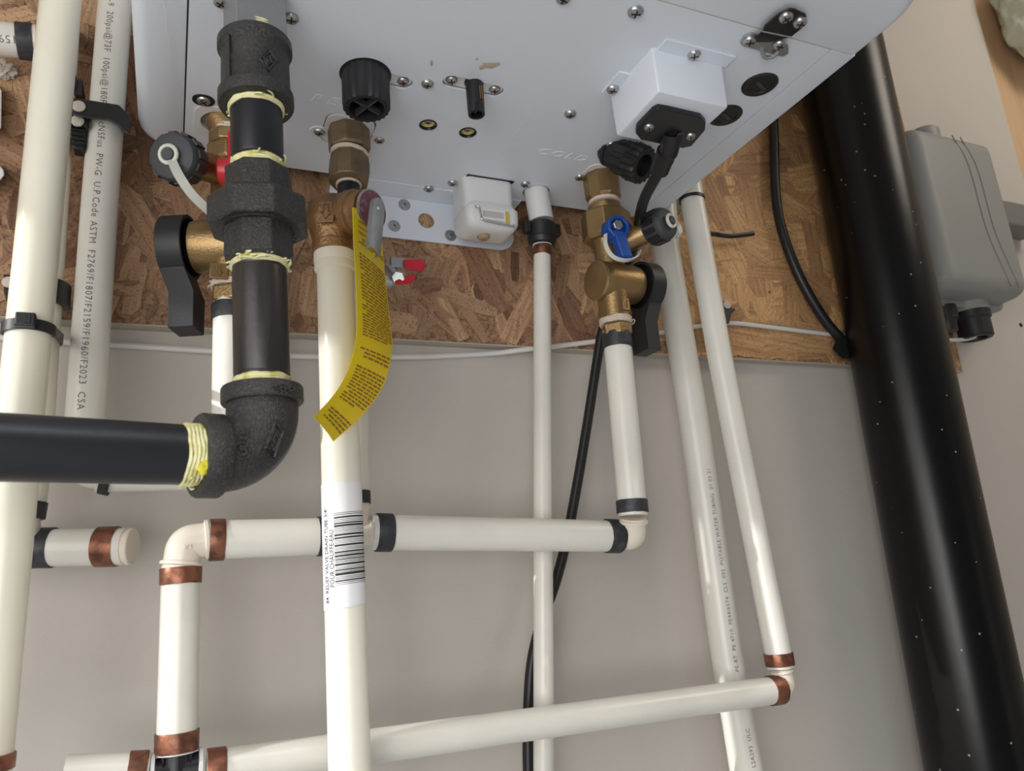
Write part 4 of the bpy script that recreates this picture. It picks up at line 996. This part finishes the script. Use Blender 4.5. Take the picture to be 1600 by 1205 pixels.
obj('slot_edge', abox(B(), x0+.003, x1-.001, ya-.0010, ya+.003, H-.0006, H-.0002), 'dark', wh)

# red handled small valve behind the tag
t = thing('red_butterfly_valve', 'small chrome valve with a red butterfly handle behind the yellow tag', 'valve', at(612, 428, .50))
pb = at(575, 432, .503)
obj('body', rev(B(), pb, X, [(0, .0065), (.006, .0068), (.009, .0060), (.012, .0076), (.0165, .0076), (.019, .006)], 16), 'chrome', t, angle=25)
obj('stem', tube(B(), [at(606, 418, .495), at(617, 432, .492)], .0042, 12, 0), 'chrome', t)
obj('stem_nut', hexa(B(), at(622, 434, .496), at(622, 434, .488), .0050, 6, .3), 'steel', t, angle=25)
obj('bracket', box(B(), at(622, 412, .492), X*.006, Z*.004, Yv*.0022), 'chrome', t, bevel=.0008)
bm = layers(B(), [[at(px, py, Y_) for px, py in rowp] for Y_, rowp in ((.488, [(630, 406), (658, 405), (666, 413), (660, 424), (632, 420)]), (.493, [(630, 405), (658, 404), (667, 413), (660, 426), (632, 421)]))])
k = obj('handle', bm, 'red', t, bevel=.0008, label='red plastic handle')
bm = layers(B(), [[at(px, py, Y_) for px, py in rowp] for Y_, rowp in ((.488, [(616, 440), (630, 432), (648, 428), (651, 434), (640, 444), (618, 445)]), (.493, [(616, 440), (630, 432), (648, 428), (651, 434), (640, 444), (618, 446)]))])
obj('handle_wing', bm, 'red', t, bevel=.0008, label='red plastic handle wing')
obj('link', tube(B(), [pb, V((RVP[0].x, .50, pb.z))], .0055, 14, 0), 'chrome', t)

# black ribbed drain plug under the connection box, lying on its side
t = thing('ribbed_drain_plug', 'black ribbed drain plug sticking out sideways beside the connection box', 'plug', at(955, 240, .45))
pa, pz = at(950, 237, .450), at(1030, 268, .415)
da = (pz-pa).normalized()
obj('shank', rev(B(), pa-da*.004, da, [(0, .008), (.004, .0095), (.005, .0112), (.008, .0112), (.0085, .0102), (.010, .0102), (.0105, .0118), (.020, .0125), (.030, .0128)], 32), 'rubber', t)
obj('grip', ribbed(B(), pa+da*.026, da, .0145, .012, 18, .06, .6), 'rubber', t)
obj('elbow', tube(B(), [pa+da*.004, pa-da*.002+Z*.004, V((pa.x-.004, pa.y+.002, H+.002))], .0085, 18, 4), 'rubber', t)
bm = B(); a_, b_, _ = frame(da)
for i in range(9):
    an = 2*PI*i/9; o = a_*math.cos(an)+b_*math.sin(an); box(bm, pa+da*.019+o*.0126, da*.0062, o*.0008, da.cross(o)*.0026)
obj('rib', bm, 'blk', t, kind='stuff')

# ================================================================== CABLES
t = thing('power_cord', 'black power cord hanging from the connection box behind the cold valve', 'cable', at(825, 1205, .548))
crd = [pc-Z*.002, at(1048, 215, .372), at(1043, 240, .385), at(1024, 278, .41), at(1008, 308, .43), at(1000, 335, .45), at(992, 380, .50), at(965, 450, .528), at(942, 515, .535), at(932, 570, .54), at(918, 660, .545), at(903, 750, .548),
       at(886, 840, .55), at(868, 910, .552), at(845, 975, .553), at(831, 1035, .553), at(826, 1100, .552), at(825, 1160, .552), at(826, 1250, .552), at(827, 1520, .552)]
obj('cord', tube(B(), crd, .0042, 14, 8), 'rubber', t)
obj('strain_relief', tube(B(), [pc-Z*.002, at(1050, 205, .368), at(1046, 232, .378), at(1040, 250, .388)], [.0078, .0074, .0068, .0060], 16, 6), 'rubber', t)
obj('ferrule', tube(B(), [at(1042, 236, .381), at(1030, 266, .400)], .0072, 14, 0), 'rubber', t)
t = thing('black_cable', 'black cable curving down the strand board to the big black pipe', 'cable', at(1320, 540, .555))
obj('cable', tube(B(), [at(1196, -420, .556), at(1203, -100, .556), at(1206, 120, .556), at(1209, 200, .556), at(1212, 300, .556), at(1222, 360, .556), at(1248, 430, .556), at(1285, 495, .556), at(1318, 534, .556), at(1330, 547, .5575)], .0052, 14), 'rubber', t)
t = thing('cable_staple', 'black staple holding the cable beside the big black pipe', 'cable clip', at(1315, 548, .555))
obj('bridge', layers(B(), [[at(px, py, Y_) for px, py in ((1300, 545), (1306, 533), (1322, 526), (1330, 545), (1326, 560), (1316, 561))] for Y_ in (.5655, .548)]), 'blk', t, bevel=.001)
t = thing('white_wire', 'thin white wire running along the lower edge of the strand board', 'wire', at(700, 555, .57))
obj('wire', tube(B(), [at(-60, 522, .5745), at(60, 532, .5745), at(180, 539, .5745), at(320, 548, .5745), at(480, 557, .5745), at(640, 558, .5745), at(760, 553, .5745), at(815, 547, .566), at(870, 541, .5628), at(935, 533, .5628), at(1040, 519, .5628), at(1090, 510, .5628), at(1142, 505, .5628), at(1200, 511, .5628), at(1326, 526, .5628), at(1400, 531, .5628)], .0023, 8, 6), 'wire', t)

# zip ties, clamps
def zip_tie(label, c, a, b, ru, rv_, hw, head, tail=None):
    t = thing('zip_tie', label, 'zip tie', c, 'black zip ties'); a, b = V(a).normalized(), V(b).normalized(); d = a.cross(b)
    bm = B(); rows = []; n = 36
    for i in range(n):
        an = 2*PI*i/n; o = a*(ru*math.cos(an))+b*(rv_*math.sin(an)); nn = (a*math.cos(an)*rv_+b*math.sin(an)*ru).normalized()
        rows.append([bm.verts.new(c+o+nn*x+d*y) for x, y in ((-.0001, -hw), (.0011, -hw), (.0011, hw), (-.0001, hw))])
    for i in range(n): bridge(bm, rows[i], rows[(i+1) % n])
    obj('band', bm, 'blk', t)
    if head: obj('head', box(B(), head, a*.0042, b*.003, d*.0036), 'blk', t, bevel=.0008)
    if tail: obj('tail', tube(B(), tail, .0025, 8, 6), 'blk', t)
    return t
# around the two left pipes: the band's outline is the hull of both
la = at(45, 517, .456); lb = at(62, 527, .525)
t = thing('zip_tie', 'black zip tie round the two pipes at the left edge', 'zip tie', (la+lb)/2, 'black zip ties')
ld_ = V((lb.x-la.x, lb.y-la.y, 0)); an0 = math.atan2(ld_.y, ld_.x); bm = B(); rows = []; RZ = .0116
P_ = [(la, an0+PI/2+PI*i/16) for i in range(17)]+[(lb, an0-PI/2+PI*i/16) for i in range(17)]
for cc, an in P_:
    o = V((math.cos(an), math.sin(an), 0)); rows.append([bm.verts.new(cc+o*(RZ+x)+Z*y) for x, y in ((0, -.0030), (.0012, -.0030), (.0012, .0030), (0, .0030))])
for i in range(len(rows)): bridge(bm, rows[i], rows[(i+1) % len(rows)])
obj('band', bm, 'blk', t)
obj('head', box(B(), la+V((.0005, -.0140, .001)), X*.0046, Yv*.0028, Z*.0038), 'blk', t, bevel=.0009)
obj('pawl', box(B(), la+V((.0018, -.0170, .001)), X*.0012, Yv*.0004, Z*.0026), 'dark', t)
q = at(1081, 312, .50)
d = (R2P[1]-R2P[0]).normalized(); a_, b_, _ = frame(d, X)
zip_tie('black zip tie round the pipe at right below the heater', q, a_, b_, .0107, .0107, .0014, None, [at(1090, 362, .512), at(1100, 365, .530), at(1118, 366, .556), at(1140, 369, .556), at(1162, 367, .556), at(1177, 365, .556)])
q = at(168, 752, .512)
zip_tie('black zip tie below the gas pipe at left', at(172, 741, .512), V((.3, 0, 1)), Yv, .0118, .0118, .0028, None)

def nail(p, t, r=.0036):
    obj('nail_head', rev(B(), p, V((-.05, -1, 0)), [(-.004, r*.4), (-.0006, r*.4), (-.0006, r), (.0004, r), (.0007, r*.8)], 20), 'plaster', t, label='pale nail head')
CG = 'black nail-on pipe clamps'
t = thing('pipe_clamp', 'black nail-on clamp hooked round the lettered pipe at left', 'clamp', at(125, 180, .52), CG)
yb_ = .513
base = [at(*p_, yb_) for p_ in ((113, 154), (136, 157), (134, 180), (135, 200), (131, 234), (114, 231), (109, 205), (111, 180))]
obj('base', layers(B(), [[V((p_.x, yb_, p_.z)) for p_ in base], [V((p_.x, yb_+.010, p_.z)) for p_ in base]]), 'blk', t, bevel=.0008)
obj('post', box(B(), at(121, 172, .543)+Z*.004, X*.0045, Z*.0060, Yv*.0215), 'blk', t)
fa = V((0, -1, 0))
obj('hook', layers(B(), [[at(px, py, Y_) for px, py in ((114, 153), (136, 156), (186, 164), (200, 179), (205, 192), (203, 210), (193, 206), (184, 195), (170, 188), (136, 185), (114, 180))] for Y_ in (.5035, .5100)]), 'blk', t, bevel=.0012)
obj('hook_side', layers(B(), [[at(px, py, Y_) for px, py in ((189, 168), (199, 179), (204, 193), (203, 208), (195, 205), (193, 190))] for Y_ in (.509, .536)]), 'blk', t, bevel=.0010)
obj('foot', box(B(), at(123, 190, .5115), X*.0052, Z*.0045, Yv*.003), 'blk', t, bevel=.0008)
for px, py in ((123, 166), (121, 189)): nail(at(px, py, .5028 if py < 180 else .5088), t, .0040)
bm = B()
for k_ in range(4): box(bm, at(122, 204+k_*7, .5126), X*.0038, Z*.0007, Yv*.0008)
obj('ratchet_tooth', bm, 'dark', t, kind='stuff')
t = thing('pipe_clamp', 'black nail-on clamp behind the leftmost pipe just above its zip tie', 'clamp', at(60, 455, .53), CG)
base = [at(*p_, .53) for p_ in ((5, 428), (28, 430), (28, 474), (12, 476), (6, 458))]
obj('base', layers(B(), [[V((p_.x, .530, p_.z)) for p_ in base], [V((p_.x, OSBY-.0012, p_.z)) for p_ in base]]), 'blk', t, bevel=.0008); nail(at(13, 441, .5295), t)
axp = at(66, 462, .525); d = (L2P[2]-L2P[1]).normalized(); fb = X-d*X.dot(d); fb.normalize(); bm = B(); rows = []
for i in range(21):
    an = -2.0+4.0*i/20; o = fa*math.cos(an)+fb*math.sin(an)
    rows.append([bm.verts.new(axp+o*r_+d*s_) for r_, s_ in ((.0112, -.0075), (.0158, -.0075), (.0158, .0075), (.0112, .0075))])
for r1_, r2_ in zip(rows, rows[1:]): bridge(bm, r1_, r2_)
bm.faces.new(rows[0]); bm.faces.new(rows[-1]); obj('hook', bm, 'blk', t, bevel=.0007)
t = thing('pipe_clamp', 'black nail-on clamp edge showing right of the leftmost pipe near the top', 'clamp', at(112, 120, .55), CG)
obj('base', layers(B(), [[at(px, py, Y_) for px, py in ((100, 62), (124, 66), (125, 50), (122, 48), (100, 50))] for Y_ in (.545, OSBY-.0012)]), 'blk', t)
obj('hook', layers(B(), [[at(px, py, Y_) for px, py in ((98, 104), (116, 108), (121, 126), (119, 140), (98, 142))] for Y_ in (.520, .545)]), 'blk', t, bevel=.001)
t = thing('pipe_clamp', 'black nail-on clamp with a nail right of the pipe at right', 'clamp', at(1140, 492, .55), CG)
obj('base', layers(B(), [[at(px, py, Y_) for px, py in ((1120, 478), (1132, 470), (1141, 473), (1143, 482), (1150, 483), (1142, 490), (1139, 506), (1120, 508))] for Y_ in (.545, OSBY-.0012)]), 'blk', t, bevel=.0008); nail(at(1136, 476, .5445), t, .0042)
t = thing('pipe_clamp', 'black clamp block holding the pipe behind the grey cap under the heater edge', 'clamp', at(1062, 300, .55), CG)
obj('base', layers(B(), [[at(px, py, Y_) for px, py in ((1050, 312), (1062, 306), (1064, 330), (1052, 345))] for Y_ in (.535, OSBY-.0012)]), 'blk', t, bevel=.0006)

# ================================================================== LARGE BLACK ABS PIPE
t = thing('abs_vent_pipe', 'large glossy black plastic pipe standing between the heater and the grey box', 'pipe', at(1530, 1260, .522))
obj('pipe', cyl(B(), at(1295, 0, .516), at(1551, 1290, .516), .0468, 72, 0), 'absm', t)

# ================================================================== GREY BOX
gb = thing('grey_junction_box', 'grey plastic junction box on the wall right of the big black pipe', 'junction box', at(1500, 470, .578))
GX0, GX1 = at(1421, 195, .505).x, at(1557, 222, .505).x+.010
GZ0, GZ1 = at(1540, 452, .505).z, at(1421, 188, .505).z
GX0 = .7700; GX1 = .918
def gl(y, i): return [V((x, y, z)) for x, z in rrect(GX0+i, GX1-i, GZ0+i, GZ1-i, (max(.008, .016-i),)*4)]
obj('lid', layers(B(), [gl(.540, 0), gl(.521, .001), gl(.514, .0035), gl(.509, .0075), gl(.506, .0125), gl(.505, .018)]), 'greybox', gb, angle=50)
obj('base', layers(B(), [[V((x, y, z)) for x, z in rrect(GX0+.003, GX1-.002, GZ0-.008, GZ1-.003, (.016,)*4)] for y in (.541, OSBY-.0012)]), 'greybox', gb)
for k_, u in enumerate((.62, .72)):
    x_ = GX0+(GX1-GX0)*u; hh = GZ1-GZ0
    obj('lid_groove', tube(B(), [V((x_-.022, .5052, GZ1-.006)), V((x_-.006, .5048, GZ1-hh*.22)), V((x_-.004, .5048, GZ1-hh*.6)), V((x_+.006, .5048, GZ0+hh*.18)), V((x_+.016, .5055, GZ0+.008))], .0007, 6, 10), 'greydark', gb)
obj('knockout', cyl(B(), V((GX0+.078, .545, GZ1-.005)), V((GX0+.078, .545, GZ1+.024)), .019, 32), 'greybox', gb)
obj('knockout', cyl(B(), V((GX0+.092, .549, GZ0+.003)), V((GX0+.092, .549, GZ0-.012)), .021, 32), 'greybox', gb)
k = obj('cable_gland', rev(B(), V((GX0+.092, .549, GZ0-.010)), -Z, [(0, .0205), (.008, .0205), (.010, .0185), (.030, .0185), (.032, .017), (.032, .012), (.022, .011)], 28), 'blk', gb, label='black cable gland')
obj('cable_gland', rev(B(), V((GX0+.046, .549, GZ0-.006)), -Z, [(0, .013), (.016, .013), (.020, .010), (.030, .0095)], 20), 'blk', gb, label='smaller black cable gland')
ea, eb = at(1566, 352, .555), at(1612, 328, .555)
obj('mounting_ear', abox(B(), GX1-.006, eb.x, .545, WALLY-.0005, ea.z-.004, eb.z), 'greydark', gb, bevel=.004)
obj('lead', tube(B(), [V((GX0+.088, .549, GZ0-.036)), at(1522, 527, .552), at(1500, 531, .556), at(1470, 531, .562), at(1440, 528, .562)], .0023, 8), 'wire', gb, label='thin white lead')

# small things at the left edge
bm = B(); bmesh.ops.create_icosphere(bm, subdivisions=4, radius=1)
for v in bm.verts:
    p = v.co.copy(); k_ = 1+.5*noise.noise(p*2.4)+.35*noise.noise(p*6)
    v.co = at(7, 110, .562)+V((p.x*.0066, p.y*.004, p.z*.0068))*k_
obj('plaster_lump', bm, 'plaster', label='crumbly off-white lump stuck on the board at the left edge', cat='plaster', angle=40)
t = thing('white_bracket', 'white plastic bracket cut off by the left edge of the photo', 'bracket', at(-6, 200, .56))
obj('plate', layers(B(), [[at(px, py, Y_) for px, py in ((-40, 128), (-3, 132), (3, 142), (2, 200), (-2, 204), (-40, 206))] for Y_ in (.545, OSBY-.0012)]), 'port', t, bevel=.001)
obj('plate', layers(B(), [[at(px, py, Y_) for px, py in ((-40, 245), (-2, 256), (6, 266), (7, 274), (-2, 285), (-40, 290))] for Y_ in (.540, OSBY-.0012)]), 'port', t, bevel=.001)
# small screw hole in the drywall at right
obj('wall_screw', rev(B(), at(1595, 508, WALLY-.0002), -Yv, [(-.002, .0028), (.0004, .0028), (.0007, .0015)], 14), 'dark', label='tiny dark screw in the wall below the grey box', cat='screw')
